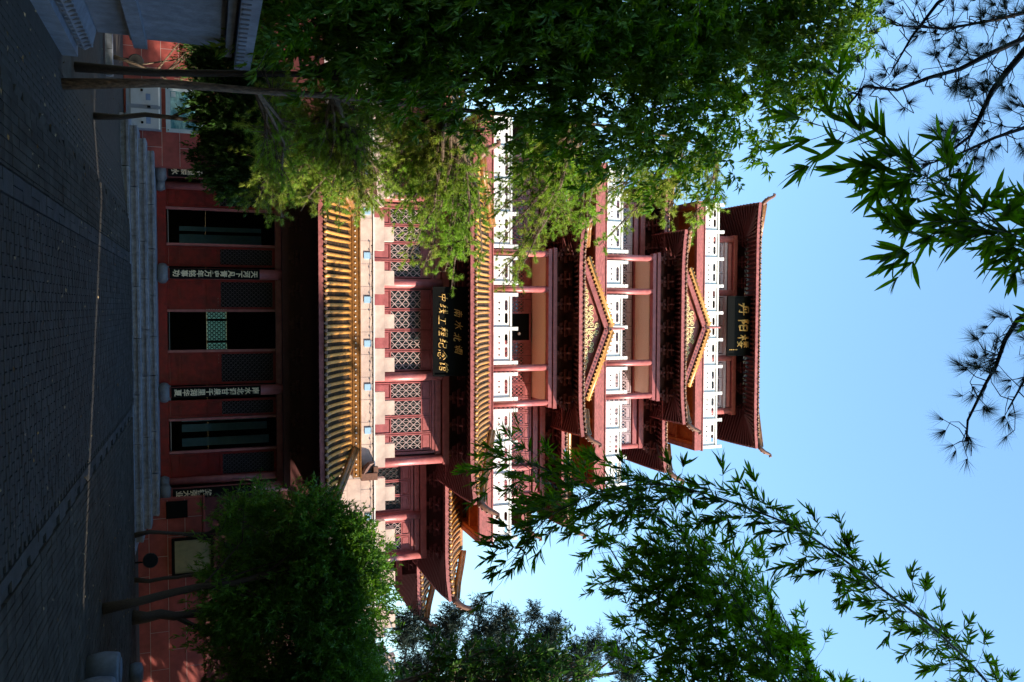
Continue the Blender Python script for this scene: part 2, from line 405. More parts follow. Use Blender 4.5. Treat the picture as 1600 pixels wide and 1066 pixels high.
# dougong bracket set, reused everywhere under the eaves
def bracket_mb(s=1.0):
    b = MB()
    b.box((0, -.02, .05), (.13, .16, .1))
    for k, (w, z, yy) in enumerate(((.34, .13, -.08), (.52, .25, -.17), (.40, .37, -.26))):
        b.box((0, yy, z), (w, .055, .055))
        for x in (-w/2+.03, 0, w/2-.03): b.box((x, yy, z+.045), (.075, .085, .035))
        b.box((0, yy*.5-.02, z-.006), (.06, abs(yy)+.16, .07))
    b.box((0, -.38, .30), (.045, .16, .06), rx=-.5)
    if s != 1: b.v = [(x*s, y*s, z*s) for x, y, z in b.v]
    return b
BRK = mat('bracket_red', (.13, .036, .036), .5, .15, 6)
brk = bracket_mb().mesh('bracket', BRK); brk8 = bracket_mb(.8).mesh('bracket', BRK)

# ================================================================== eave roofs
def eave_roof(root, hw, yf, yb, ov, ze, ztop, inset, lift=.1, sp=.19, front=True, rowrange=None, hooks=True, oname='eave_roof', rise_in=.30, hook_s=1.0, side_rows=True, cap=True):
    X = hw+ov; ye = yf-ov; yB = yb+ov; Xt = X-inset; yt = ye+inset; ybt = yB-inset; th = .16
    def gl(d, t): k = max(0, 1-d/1.5); return lift*k*k*(1-t)
    def gt(t): return t*(.72+.28*t)
    def pf(x, t):                               # on the front slope
        return (x, ye+inset*t, ze+th+(ztop-ze-th)*gt(t)+gl(X-abs(x), t))
    def ps(sg, y, t): return (sg*(X-inset*t), y, ze+th+(ztop-ze-th)*gt(t)+gl(min(y-ye, yB-y), t))
    nt_ = 6
    sh = MB()
    nx = 28
    for j in range(nt_):
        t0, t1 = j/nt_, (j+1)/nt_; st = .022
        for i in range(nx):
            a0, a1 = -1+2*i/nx, -1+2*(i+1)/nx
            h0, h1 = X-inset*t0, X-inset*t1
            p = [pf(a0*h0, t0), pf(a1*h0, t0), pf(a1*h1, t1), pf(a0*h1, t1)]
            sh.quad(p[0], p[1], p[2], p[3])
        m_ = 10
        for sg in (-1, 1):
            for i in range(m_):
                f0, f1 = i/m_, (i+1)/m_
                def Y(f, t): a, b = ye+inset*t, yB-inset*t; return a+(b-a)*f
                q = [ps(sg, Y(f0, t0), t0), ps(sg, Y(f1, t0), t0), ps(sg, Y(f1, t1), t1), ps(sg, Y(f0, t1), t1)]
                if sg > 0: sh.quad(*q)
                else: sh.quad(*reversed(q))
    root_o = sh.build(oname, PAN, root)
    # pan tile lips (small steps across the slope)
    lips = MB(); slope = math.hypot(inset, ztop-ze-th); nl = max(2, int(slope/.085))
    for j in range(nl):
        t = (j+.5)/nl; hx = X-inset*t-.03
        n2 = 12
        for i in range(n2):
            a, b = -hx+2*hx*i/n2, -hx+2*hx*(i+1)/n2
            p, q = pf(a, t), pf(b, t); lips.beam((p[0], p[1], p[2]+.012), (q[0], q[1], q[2]+.012), .03, .024)
    if rowrange != 'none': lips.build('pan_tile_lips', PAN, root_o, kind='stuff')
    # cover tile rows
    r = .045; cache = {}; jr = random.Random(int(X*100))
    def rowpts(x):
        d = X-abs(x); tm = min(1, d/inset) if inset > 0 else 1
        return [pf(x, tm*k/5) for k in range(6)], tm
    n = int(X/sp)
    side = MB(); caps = MB(); drips = MB()
    for i in range(-n, n+1):
        x = i*sp
        pts, tm = rowpts(x)
        if tm < .12: continue
        loc = Vector(pts[0]); rel = [tuple(Vector(p)-loc+Vector((0, 0, .02))) for p in pts]
        if front and (rowrange is None or rowrange(x)):
            key = tuple(round(c, 3) for p in rel for c in p)
            if key not in cache:
                b = MB(); rr = [r*1.06, r, r*1.03, r, r*1.03, r]
                b.tube(rel, rr, 8); b.tube([(0, -.03, .018), (0, .0, .02)], [r*1.12]*2, 10); cache[key] = b.mesh('tile_row', GOLD, True)
            add('tile_row', cache[key], root_o, loc+Vector((jr.uniform(-.008, .008), jr.uniform(-.012, .012), jr.uniform(-.004, .004))), rz=jr.uniform(-.012, .012))
        else: side.tube([tuple(Vector(p)+Vector((0, 0, .02))) for p in pts], r, 6)
        if cap:
            p = pf(x+sp/2, 0)
            if abs(p[0]) < X:
                drips.quad((p[0]-sp*.34, p[1]-.03, p[2]+.03), (p[0], p[1]-.04, p[2]-.055), (p[0]+sp*.34, p[1]-.03, p[2]+.03), (p[0], p[1]-.005, p[2]+.05))
                o = len(drips.v)-4; drips.f[-1] = (o, o+1, o+2); drips.f.append((o+2, o+3, o)); drips.f.append((o+1, o, o+3)); drips.f.append((o+2, o+1, o+3))
    if side_rows:
        ms = int((yB-ye)/sp)
        for sg in (-1, 1):
            for i in range(1, ms):
                y = ye+i*sp; tm = min(1, (y-ye)/inset, (yB-y)/inset)
                if tm < .1: continue
                side.tube([tuple(Vector(ps(sg, y, tm*k/3))+Vector((0, 0, .02))) for k in range(4)], r, 5)
                p = ps(sg, y+sp/2, 0)
                drips.quad((p[0]+sg*.03, p[1]-sp*.34, p[2]+.03), (p[0]+sg*.045, p[1], p[2]-.055), (p[0]+sg*.03, p[1]+sp*.34, p[2]+.03))
    if side.v: side.build('side_tile_rows', GOLD if front else GOLDD, root_o, kind='stuff', smooth=True)
    if drips.v: drips.build('drip_tiles', DRIP, root_o, kind='stuff')
    # fascia
    fa = MB(); nf = 24
    for i in range(nf):
        a, b = -X+2*X*i/nf, -X+2*X*(i+1)/nf
        za, zb = ze+gl(X-abs(a), 0), ze+gl(X-abs(b), 0)
        fa.beam((a, ye+.02, za+th/2-.02), (b, ye+.02, zb+th/2-.02), .04, th-.045)
    for sg in (-1, 1):
        for i in range(10):
            a, b = ye+.04+(yB-ye)*i/10, ye+.04+(yB-ye)*(i+1)/10
            za, zb = ze+gl(min(a-ye, yB-a), 0), ze+gl(min(b-ye, max(0, yB-b)), 0)
            fa.beam((sg*(X-.02), a, za+th/2-.02), (sg*(X-.02), b, zb+th/2-.02), .04, th-.045)
    fa.build('fascia_board', MAUVE, root_o)
    # soffit boards and rafters
    zi = ze+rise_in
    so_ = MB(); k = 12
    for i in range(k):
        a0, a1 = -1+2*i/k, -1+2*(i+1)/k
        def eo(a): x = a*(X-.03); return (x, ye+.04, ze+.035+gl(X-abs(x), 0))
        so_.quad((a0*hw, yf, zi+.05), (a1*hw, yf, zi+.05), eo(a1), eo(a0))
        for sg in (-1, 1):
            y0, y1 = ye+.04+(yB-ye-.08)*i/k, ye+.04+(yB-ye-.08)*(i+1)/k
            w0, w1 = yf+(yb-yf)*i/k, yf+(yb-yf)*(i+1)/k
            so_.quad((sg*hw, w0, zi+.05), (sg*(X-.03), y0, ze+.035+gl(min(y0-ye, yB-y0), 0)), (sg*(X-.03), y1, ze+.035+gl(min(y1-ye, yB-y1), 0)), (sg*hw, w1, zi+.05))
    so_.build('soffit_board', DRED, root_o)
    ra = MB(); sp2 = .165; n = int((X-.06)/sp2)
    for i in range(-n, n+1):
        x = i*sp2
        if abs(x) <= hw: p = (x, yf+.05, zi)
        else:
            e = abs(x)-hw; f = min(1, e/ov); p = (math.copysign(hw+e*.35, x), yf-e*.35, zi-.25*f*rise_in)
        q = (x, ye+.06, ze+.005+gl(X-abs(x), 0))
        ra.beam(p, q, .062, .066)
    for sg in (-1, 1):
        ms = int((yB-ye)/sp2)
        for i in range(1, ms):
            y = ye+i*sp2
            if yf <= y <= yb: p = (sg*(hw-.05), y, zi)
            else:
                e = (yf-y) if y < yf else (y-yb); p = (sg*(hw+e*.35), yf-e*.35 if y < yf else yb+e*.35, zi-.25*min(1, e/ov)*rise_in)
            ra.beam(p, (sg*(X-.06), y, ze+.005+gl(min(y-ye, yB-y), 0)), .062, .066)
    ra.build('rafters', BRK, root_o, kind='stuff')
    for sg in (-1, 1):
        c = Vector((sg*X, ye, ze+th+lift)); tpt = Vector((sg*Xt, yt, ztop+.06))
        mb = MB(); pts = [c+Vector((-sg*.05, .05, .03)), c.lerp(tpt, .35)+Vector((0, 0, -.02)), c.lerp(tpt, .7), tpt]
        mb.tube([tuple(p+Vector((0, 0, .04))) for p in pts], .085, 8); mb.tube([tuple(p+Vector((0, 0, .14))) for p in pts], .05, 6)
        mb.build('hip_ridge', GOLDD, root_o, smooth=True)
        if hooks:
            h = MB(); d = Vector((sg*.74, -.3, 0)); s_ = hook_s
            path = [(-.12, .0), (.0, .07), (.13, .15), (.25, .28), (.33, .42), (.42, .53), (.5, .53), (.53, .45)]
            h.tube([tuple(c+d*(a*s_)+Vector((0, 0, b*s_))) for a, b in path], [.09*s_, .1*s_, .1*s_, .085*s_, .075*s_, .065*s_, .06*s_, .035*s_], 8)
            for q in range(3):
                a, b = path[1+q]; p = c+d*((a+.07)*s_)+Vector((0, 0, (b-.07)*s_)); h.lathe(tuple(p), [(.0, -.05*s_), (.045*s_, 0), (.0, .06*s_)], 6)
            h.build('ridge_hook', HOOK, root_o, smooth=True)
    return root_o
def brackets(root, xs, y, z, me=None):
    for x in xs: add('bracket', me or brk, root, (x, y, z))

# porch roof of the podium hall
pr = eave_roof(pod, 3.4, 1.1, 1.6, 1.0, 4.13, 5.1, 1.32, lift=.06, sp=.18, hook_s=.8)
MB().box2(-3.3, 3.3, 1.36, 1.58, 5.06, 5.16).build('ridge_base', GOLDD, pr)
mb = MB().box2(-3.85, 3.85, 1.37, 1.57, 5.17, 5.33); mb.box2(-3.87, 3.87, 1.35, 1.59, 5.335, 5.37); mb.box2(-3.87, 3.87, 1.345, 1.59, 5.15, 5.168); mb.build('ridge_beam', GOLDD, pr)
mb = MB()
for i in range(-27, 28): mb.lathe((i*.14, 1.362, 5.23), [(0, -.022), (.02, -.008), (.02, .01), (0, .024)], 6)
mb.build('ridge_bulbs', BULB, pr, kind='stuff')
for sg in (-1, 1):
    mb = MB(); x = sg*3.62
    mb.tube([(x-sg*.12, 1.45, 5.72), (x-sg*.1, 1.45, 5.60), (x+sg*.02, 1.45, 5.5), (x+sg*.16, 1.45, 5.42)], [.04, .07, .09, .1], 8)
    mb.box2(*sorted((x+sg*.14, x+sg*.33)), 1.36, 1.55, 5.37, 5.8); mb.box2(*sorted((x-sg*.02, x+sg*.14)), 1.37, 1.54, 5.7, 5.82)
    mb.build('ridge_end_ornament', HOOK, pr)
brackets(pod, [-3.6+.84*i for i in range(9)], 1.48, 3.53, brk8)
ls = tag(empty('string_lights', (0, 0, 0)), 'string of small bulbs strung along the parapet below the merlons', 'string lights')
mb = MB(); pts = []
for i in range(-20, 70): pts.append((i*.115, 1.545, 5.70+.012*math.sin(i*1.9)))
mb.tube(pts, .006, 4); mb.build('wire', WIRE, ls)
mb = MB()
for i, p in enumerate(pts):
    if i % 2 == 0: mb.lathe((p[0], p[1]-.01, p[2]), [(0, -.02), (.022, 0), (0, .03)], 6)
mb.build('bulbs', WIRE, ls, kind='stuff')
# ================================================================== THE TOWER
tow = tag(empty('tower', (0, 0, 5.35)), 'tall red wooden tower with gold roofs, white railings and stacked upturned eaves', 'tower')
tow.location = (0, 0, 0)
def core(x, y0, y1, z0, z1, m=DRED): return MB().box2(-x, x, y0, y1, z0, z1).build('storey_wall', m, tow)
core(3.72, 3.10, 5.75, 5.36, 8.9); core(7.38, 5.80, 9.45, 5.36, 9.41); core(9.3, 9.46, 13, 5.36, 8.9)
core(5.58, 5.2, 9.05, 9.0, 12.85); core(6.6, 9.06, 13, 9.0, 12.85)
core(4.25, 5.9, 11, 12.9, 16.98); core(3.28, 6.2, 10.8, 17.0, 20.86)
wcache = {}
def window(x, y, w, z0, zl0, zl1, zt0, zt1, fm=RED, lm=LATT, kind='diamond', root=None):
    """one sash: frame with bottom and top panels, lattice over glass"""
    key = (round(w, 3), z0, zl0, zl1, zt0, zt1, fm.name, lm.name, kind)
    if key not in wcache:
        f = MB(); e = .034; h = w/2
        f.box2(-h, -h+e, -.03, .03, z0, zt1+e); f.box2(h-e, h, -.03, .03, z0, zt1+e)
        for a, b in ((z0, z0+e), (zl0-e, zl0), (zl1, zl1+e), (zt1, zt1+e)): f.box2(-h+e, h-e, -.029, .029, a, b)
        f.box2(-h+e, h-e, .0, .02, z0+e, zl0-e); f.box2(-h+e+.03, h-e-.03, -.012, .0, z0+e+.03, max(z0+e+.05, zl0-e-.03))
        if zt1 > zl1+e+.03:
            f.box2(-h+e, h-e, .0, .02, zl1+e, zt1); f.box2(-h+e+.025, h-e-.025, -.014, .0, zl1+e+.02, zt1-.02)
        lw, lh = w-2*e, zl1-zl0
        if kind == 'diamond': l = lattice_mb(lw, lh, lw/2.0, lw/2.0, .0165, .02, True)
        else: l = lattice_mb(lw, lh, lw/3.0, lw/2.3, .022, .02, False, True)
        wcache[key] = (f.mesh('window_sash', fm), l.mesh('lattice', lm), MB().box2(-lw/2, lw/2, .012, .016, zl0, zl1).mesh('pane', GLASS))
    a, b, c = wcache[key]
    o = add('window_sash', a, tow, (x, y, 0)); add('lattice', b, o, (0, -.012, (zl0+zl1)/2)); add('pane', c, o)
    return o
def row(n, x0, x1): w = (x1-x0)/n; return [(x0+w*(i+.5), w-.02) for i in range(n)]
def beamb(name, x0, x1, y0, y1, z0, z1, m): return MB().box2(x0, x1, y0, y1, z0, z1).build(name, m, tow)
# ---- second storey
for x0, x1, n in ((-1.18, 1.18, 4), (1.5, 3.52, 4), (-3.52, -1.5, 4)):
    for x, w in row(n, x0, x1): window(x, 3.05, w, 6.0, 6.52, 7.40, 7.46, 7.67)
    b = MB(); b.box2(x0-.09, x0-.02, 3.0, 3.1, 5.4, 7.80); b.box2(x1+.02, x1+.09, 3.0, 3.1, 5.4, 7.80); b.box2(x0-.02, x1+.02, 3.0, 3.1, 7.72, 7.80)
    b.build('window_frame', RED, tow); beamb('window_sill', x0-.02, x1+.02, 3.0, 3.1, 5.4, 5.99, RED)
for x in (-3.8, -1.35, 1.34, 3.8): column(x, 3.0, 5.36, 8.02, .135, tow)
beamb('lintel_beam', -3.66, 3.66, 2.98, 3.12, 7.82, 7.98, RED); beamb('upper_beam', -3.95, 3.95, 2.9, 3.12, 8.03, 8.22, RED)
brackets(tow, [-3.6+.8*i for i in range(10)], 2.98, 8.22)
for sg in (-1, 1):
    for x0, x1, n in ((3.98, 5.92, 4), (6.28, 7.24, 2)):
        for x, w in row(n, x0, x1): window(sg*x, 5.76, w, 6.0, 6.52, 7.40, 7.46, 7.67, lm=DLATT if n == 4 else LATT)
        b = MB(); b.box2(x0-.07, x0-.01, 5.7, 5.81, 5.4, 7.8); b.box2(x1+.01, x1+.07, 5.7, 5.81, 5.4, 7.8); b.box2(x0-.01, x1+.01, 5.7, 5.81, 7.72, 7.8)
        o = b.build('window_frame', RED, tow)
        if sg < 0: o.scale = (-1, 1, 1)
    for x in (6.1, 7.42): column(sg*x, 5.7, 5.36, 8.02, .14, tow)
    a, b = sorted((sg*3.74, sg*7.4)); beamb('lintel_beam', a, b, 5.69, 5.79, 7.84, 7.99, RED)
    a, b = sorted((sg*3.74, sg*7.55)); beamb('upper_beam', a, b, 5.62, 5.79, 8.03, 8.22, RED)
    brackets(tow, [sg*(4.15+.8*i) for i in range(5)], 5.7, 8.22)
    a, b = sorted((sg*7.5, sg*9.4)); beamb('upper_beam', a, b, 9.25, 9.44, 8.03, 8.22, RED); brackets(tow, [sg*(8.0+.8*i) for i in range(2)], 9.35, 8.22)
    column(sg*9.3, 9.35, 5.36, 8.02, .15, tow)
A2 = eave_roof(tow, 3.75, 3.0, 5.6, 1.2, 8.53, 9.66, 1.8, lift=.1, sp=.165)
B2 = eave_roof(tow, 7.4, 5.7, 9.2, 1.25, 8.53, 9.35, 1.2, lift=.12, sp=.19, rowrange=lambda x: abs(x) > 4.6)
C2 = eave_roof(tow, 9.35, 9.35, 13, 1.25, 8.5, 9.3, 1.1, lift=.1, sp=.2, rowrange=lambda x: abs(x) > 8.2)
for rr, X, Y, z in ((B2, 7.4, 5.75, 9.40), (C2, 9.4, 9.3, 9.36)):
    MB().tube([(-X, Y, z), (X, Y, z)], .1, 8).build('top_ridge', GOLDD, rr, smooth=True)
# ---- balconies
pcache = {}
POST = MB(); POST.box((0, 0, .34), (.105, .105, .68)); POST.box((0, 0, .69), (.085, .085, .02)); POST.box((0, 0, .765), (.11, .11, .13)); post_me = POST.mesh('railing_post', WHITE)
def panel(L):
    L = round(L, 2)
    if L not in pcache:
        n = max(1, round(L/.23)); hs = []
        z0, z1 = .04, .56
        st = min(.2, L/(n+1)); 
        for i in range(n): hs.append(circ((i-(n-1)/2)*st, .22, .034))
        k = max(1, round(L/.5))
        for i in range(k):
            a = -L/2+.07+(L-.14)*i/k+.03; b = -L/2+.07+(L-.14)*(i+1)/k-.03
            hs.append(slot(a, b, .40, .50))
        pcache[L] = plate('railing_panel', [(-L/2, z0), (L/2, z0), (L/2, z1), (-L/2, z1)], hs, .03, WHITE)
    return pcache[L]
rail_cache = {}
def railing(bal, p, q, nseg, z, first=True):
    p = Vector((p[0], p[1], z)); q = Vector((q[0], q[1], z)); d = q-p; L = d.length; a = math.atan2(d.y, d.x)
    for i in range(nseg+1):
        if i == 0 and not first: continue
        add('railing_post', post_me, bal, p.lerp(q, i/nseg), rz=a)
    for i in range(nseg):
        w = L/nseg-.115; c = p.lerp(q, (i+.5)/nseg); add('railing_panel', panel(w), bal, c, rz=a)
        k = round(w, 2)
        if k not in rail_cache: rail_cache[k] = MB().box((0, 0, .60), (w, .085, .06)).mesh('handrail', WHITE)
        add('handrail', rail_cache[k], bal, c, rz=a)
def balcony(hx, yf, yb, z0, z1, pieces, wall_x):
    b = MB().box2(-hx, hx, yf, yf+.16, z0, z1); b.box2(-hx, -hx+.16, yf+.16, yb, z0, z1); b.box2(hx-.16, hx, yf+.16, yb, z0, z1)
    bal = b.build('balcony', BEAM, tow)
    MB().box2(-hx+.161, hx-.161, yf+.161, yb, z1-.12, z1-.002).build('balcony_floor', ORANGE, bal)
    co = MB(); n = max(3, round(2*hx/1.15))
    for i in range(n+1):
        x = -hx+.2+(2*hx-.4)*i/n; co.box2(x-.07, x+.07, yf+.162, yb-.01, z0+.03, z1-.121)
    co.box2(-hx+.17, hx-.17, (yf+yb)/2-.05, (yf+yb)/2+.05, z0+.05, z1-.122)
    co.build('coffer_beams', ORANGE, bal)
    MB().box2(-hx-.03, hx+.03, yf-.03, yf+.17, z1, z1+.03).build('balcony_lip', MAUVE, bal)
    for p, q, n in pieces: railing(bal, (p, yf+.09), (q, yf+.09), n, z1+.03)
    for sg in (-1, 1): railing(bal, (sg*(hx-.09), yf+.09), (sg*(hx-.09), yb), 2, z1+.03, False)
    return bal
balcony(6.7, 3.7, 6.2, 9.42, 9.83, [(-1.06, 1.06, 2), (1.42, 2.2, 1), (-2.2, -1.42, 1), (2.56, 6.6, 4), (-6.6, -2.56, 4)], 5.6)
balcony(5.48, 4.5, 7.0, 13.73, 14.11, [(-1.04, 1.04, 2), (1.4, 2.2, 1), (-2.2, -1.4, 1), (2.56, 5.38, 3), (-5.38, -2.56, 3)], 4.3)
balcony(4.45, 4.9, 7.6, 17.9, 18.2, [(-4.36, 4.36, 9)], 3.3)
for sg in (-1, 1): beamb('eave_wall', *sorted((sg*5.59, sg*6.5)), 6.02, 6.19, 9.35, 9.70, DRED)
# ---- third and fourth storeys: portico columns, boards, recessed windows
def portico(yc, yw, zf, zb0, zb1, zbeam1, cx, zl0, zl1, zt1, wx, door, fm=RED):
    for x in cx: column(x, yc, zf, zb1+.03, .105, tow)
    xs = sorted(cx)
    beamb('portico_beam', xs[0]-.16, xs[-1]+.16, yc-.1, yc+.12, zb1+.02, zbeam1-.14, RED)
    beamb('plate_beam', xs[0]-.2, xs[-1]+.2, yc-.13, yc+.12, zbeam1-.10, zbeam1+.02, RED)
    beamb('frieze_board', xs[0]-.1, xs[-1]+.1, yc+.0, yc+.1, zbeam1+.02, zbeam1+.62, DRED)
    for sg in (-1, 1): beamb('side_beam', *sorted((sg*2.33, sg*2.47)), yc+.12, yw, zb1+.02, zbeam1, RED)
    brackets(tow, [-2.35+.785*i for i in range(7)], yc-.02, zbeam1+.03, brk)
    beamb('portico_ceiling', -2.32, 2.32, yc+.122, yw, zb1+.0, zb1+.06, CREAM)
    n = int(wx*2/.46); 
    for x, w in row(n, -wx, wx):
        if door and door[0] < x < door[1]: continue
        window(x, yw-.03, w, zf+.02, zl0, zl1, zl1+.06, zt1, fm=fm, lm=fm, kind='hex')
    if door:
        MB().box2(door[0], door[1], yw-.06, yw-.05, zf+.02, zt1-.05).build('doorway', BLACK, tow)  # black sheet stands in for the shade of the opening; wall behind is solid
        b = MB().box2(door[0]-.06, door[0], yw-.1, yw, zf, zt1); b.box2(door[1], door[1]+.06, yw-.1, yw, zf, zt1); b.box2(door[0], door[1], yw-.1, yw, zt1-.05, zt1); b.build('door_frame', RED, tow)
    beamb('wall_lintel', -wx, wx, yw-.08, yw+.08, zt1+.10, zt1+.26, RED); beamb('wall_beam', -wx-.1, wx+.1, yw-.12, yw+.08, zt1+.34, zt1+.52, RED)
    brackets(tow, [sg*(2.8+.8*i) for sg in (-1, 1) for i in range(int((wx-2.5)/.8)+1)], yw-.05, zt1+.52)
    for sg in (-1, 1):
        column(sg*wx, yw, zf, zt1+.34, .11, tow)
        if wx > 5: column(sg*4.66, yw, zf, zt1+.34, .11, tow)
portico(3.84, 5.15, 9.83, 11.22, 11.70, 11.98, (-2.36, -1.24, 1.24, 2.36), 10.30, 11.40, 11.64, 5.6, (-.46, .42))
MB().lathe((.2, 5.0, 11.2), [(0, -.05), (.05, -.02), (.05, .03), (0, .06)], 10).build('hall_lamp', WHITE, tow)
portico(4.64, 5.85, 14.11, 15.25, 15.92, 16.2, (-2.36, -1.22, 1.22, 2.36), 14.85, 15.60, 15.76, 4.3, None, fm=LILAC)
A3 = eave_roof(tow, 2.42, 3.85, 5.2, .95, 12.4, 12.86, .75, lift=.1, sp=.165, front=False, oname='portico_roof', hook_s=.85)
B3 = eave_roof(tow, 5.6, 5.15, 8.9, .95, 12.4, 13.0, .9, lift=.1, front=False)
C3 = eave_roof(tow, 6.65, 9.0, 12.6, 1.0, 12.4, 13.0, .9, lift=.1, front=False)
A4 = eave_roof(tow, 2.42, 4.65, 5.9, .88, 16.6, 17.05, .7, lift=.1, sp=.165, front=False, oname='portico_roof', hook_s=.85)
B4 = eave_roof(tow, 4.28, 5.85, 10.8, .9, 16.6, 17.2, .85, lift=.1, front=False)
for rr, X, Y, z in ((B3, 5.6, 5.0, 13.02), (B4, 4.2, 5.75, 17.2)): MB().tube([(-X, Y, z), (X, Y, z)], .09, 8).build('top_ridge', GOLDD, rr, smooth=True)
def pediment(rf, Y, yb, zb, za, hb):
    sl = (za-zb)/hb
    MB().prism([(-hb+.16, zb+.05), (hb-.16, zb+.05), (0, za-.10)], Y+.16, Y+.24).build('pediment_panel', MAUVE, rf)
    MB().box2(-hb, hb, Y+.02, Y+.12, zb-.02, zb+.045).build('pediment_sill', GOLD, rf)
    # cream scroll-work standing proud of the panel
    sc = MB(); rr_ = random.Random(5)
    def spiral(cx, cz, r0_, turns, a0, sg):
        pts = []; N = 22
        for i in range(N):
            f = i/(N-1); a = a0+sg*turns*2*math.pi*f; r = r0_*(1-f*.82); pts.append((cx+r*math.cos(a), Y+.15, cz+r*math.sin(a)))
        sc.tube(pts, [(.012+.1*r0_)*(1-.35*i/(N-1)) for i in range(N)], 5)
    H = za-zb; base = zb+.06
    for sg in (-1, 1):
        x = .03
        while x < hb-.25:
            avail = (za-.16)-sl*x-base
            r = min(.092, avail*.40)
            if r < .03: break
            lv = 0; z = base+r+.01
            while z+r*.7 < (za-.16)-sl*(x+r):
                spiral(sg*(x+r), z, r, 1.6, rr_.uniform(0, 6.28), sg*(1 if lv % 2 else -1)); z += 2.0*r; lv += 1
            x += 1.95*r
    sc.tube([(0, Y+.15, base), (0, Y+.14, base+H*.5)], [.03, .015], 6); sc.build('scrollwork', SCROLL, rf, smooth=True)
    dn = MB(); 
    for sg in (-1, 1):
        p = Vector((sg*(hb+.02), 0, zb+.0)); q = Vector((0, 0, za+.01))
        off = Vector((0, Y+.03, 0))
        MB().beam(p+off+Vector((0, 0, -.02)), q+off+Vector((0, 0, -.02)), .06, .16, (0, 0, 1)).build('bargeboard', MAUVE, rf)
        d = (q-p).normalized(); n_ = Vector((-d.z*1, 0, d.x)) if sg < 0 else Vector((d.z, 0, -d.x))
        if n_.z < 0: n_ = -n_
        a, b = p+off+n_*.20, q+off+n_*.20
        MB().tube([a+Vector((0, .02, 0)), b+Vector((0, .02, 0))], [.07, .07], 8).build('verge_ridge', GOLD, rf, smooth=True)
        MB().beam(p+off+n_*.14, q+off+n_*.14, .16, .05).build('verge_tiles', GOLD, rf)
        L = (q-p).length; k = int(L/.125)
        for i in range(k):
            c = p+off+d*(L*(i+.5)/k)+n_*.115; w = d*.05
            dn.quad(c-w+Vector((0, -.1, 0)), c+w+Vector((0, -.1, 0)), c-n_*.085+Vector((0, -.11, 0)))
            c2 = p+off+d*(L*(i+.5)/k)+n_*.27; dn.box(tuple(c2), (.045, .08, .04))
        # roof plane behind the verge
        MB().quad(p+Vector((0, Y+.02, .1)), q+Vector((0, Y+.02, .1)), q+Vector((0, yb, .1)), p+Vector((0, yb, .1))).build('gable_slope', PAN, rf)
    dn.build('verge_drips', GOLD, rf, kind='stuff')
    MB().tube([(0, Y+.02, za+.12), (0, Y+.02, za+.30), (0, Y+.02, za+.5), (0, Y+.02, za+.62)], [.05, .045, .04, .03], 8).build('finial', MAUVE, rf)
    MB().box((0, Y+.04, za+.1), (.3, .12, .14)).build('apex_cap', HOOK, rf)
    MB().tube([(0, Y+.1, za+.2), (0, yb, za+.2)], .08, 8).build('gable_ridge', GOLD, rf)
pediment(A3, 2.98, 5.2, 12.58, 13.42, 2.16)
pediment(A4, 3.84, 5.9, 16.80, 17.58, 1.93)
# ---- fifth storey
for x0, x1, n in ((-1.05, 1.05, 4), (1.4, 3.1, 3), (-3.1, -1.4, 3)):
    for x, w in row(n, x0, x1): window(x, 6.12, w, 18.25, 18.9, 19.70, 19.75, 19.85, fm=LILAC, lm=DLATT, kind='hex')
    b = MB(); b.box2(x0-.08, x0-.02, 6.06, 6.18, 18.2, 19.98); b.box2(x1+.02, x1+.08, 6.06, 6.18, 18.2, 19.98); b.box2(x0-.02, x1+.02, 6.06, 6.18, 19.87, 19.98); b.build('window_frame', LILAC, tow)
for x in (-3.24, -1.23, 1.23, 3.24): column(x, 6.1, 18.2, 20.3, .125, tow)
beamb('lintel_beam', -3.1, 3.1, 6.05, 6.2, 20.02, 20.16, RED); beamb('upper_beam', -3.4, 3.4, 5.98, 6.2, 20.2, 20.38, RED)
brackets(tow, [-3.2+.8*i for i in range(9)], 6.1, 20.38, brk8)
T5 = eave_roof(tow, 3.3, 6.1, 10.7, 1.22, 20.42, 22.6, 3.4, lift=.08, hook_s=.8, front=False, oname='top_roof', rise_in=.42)

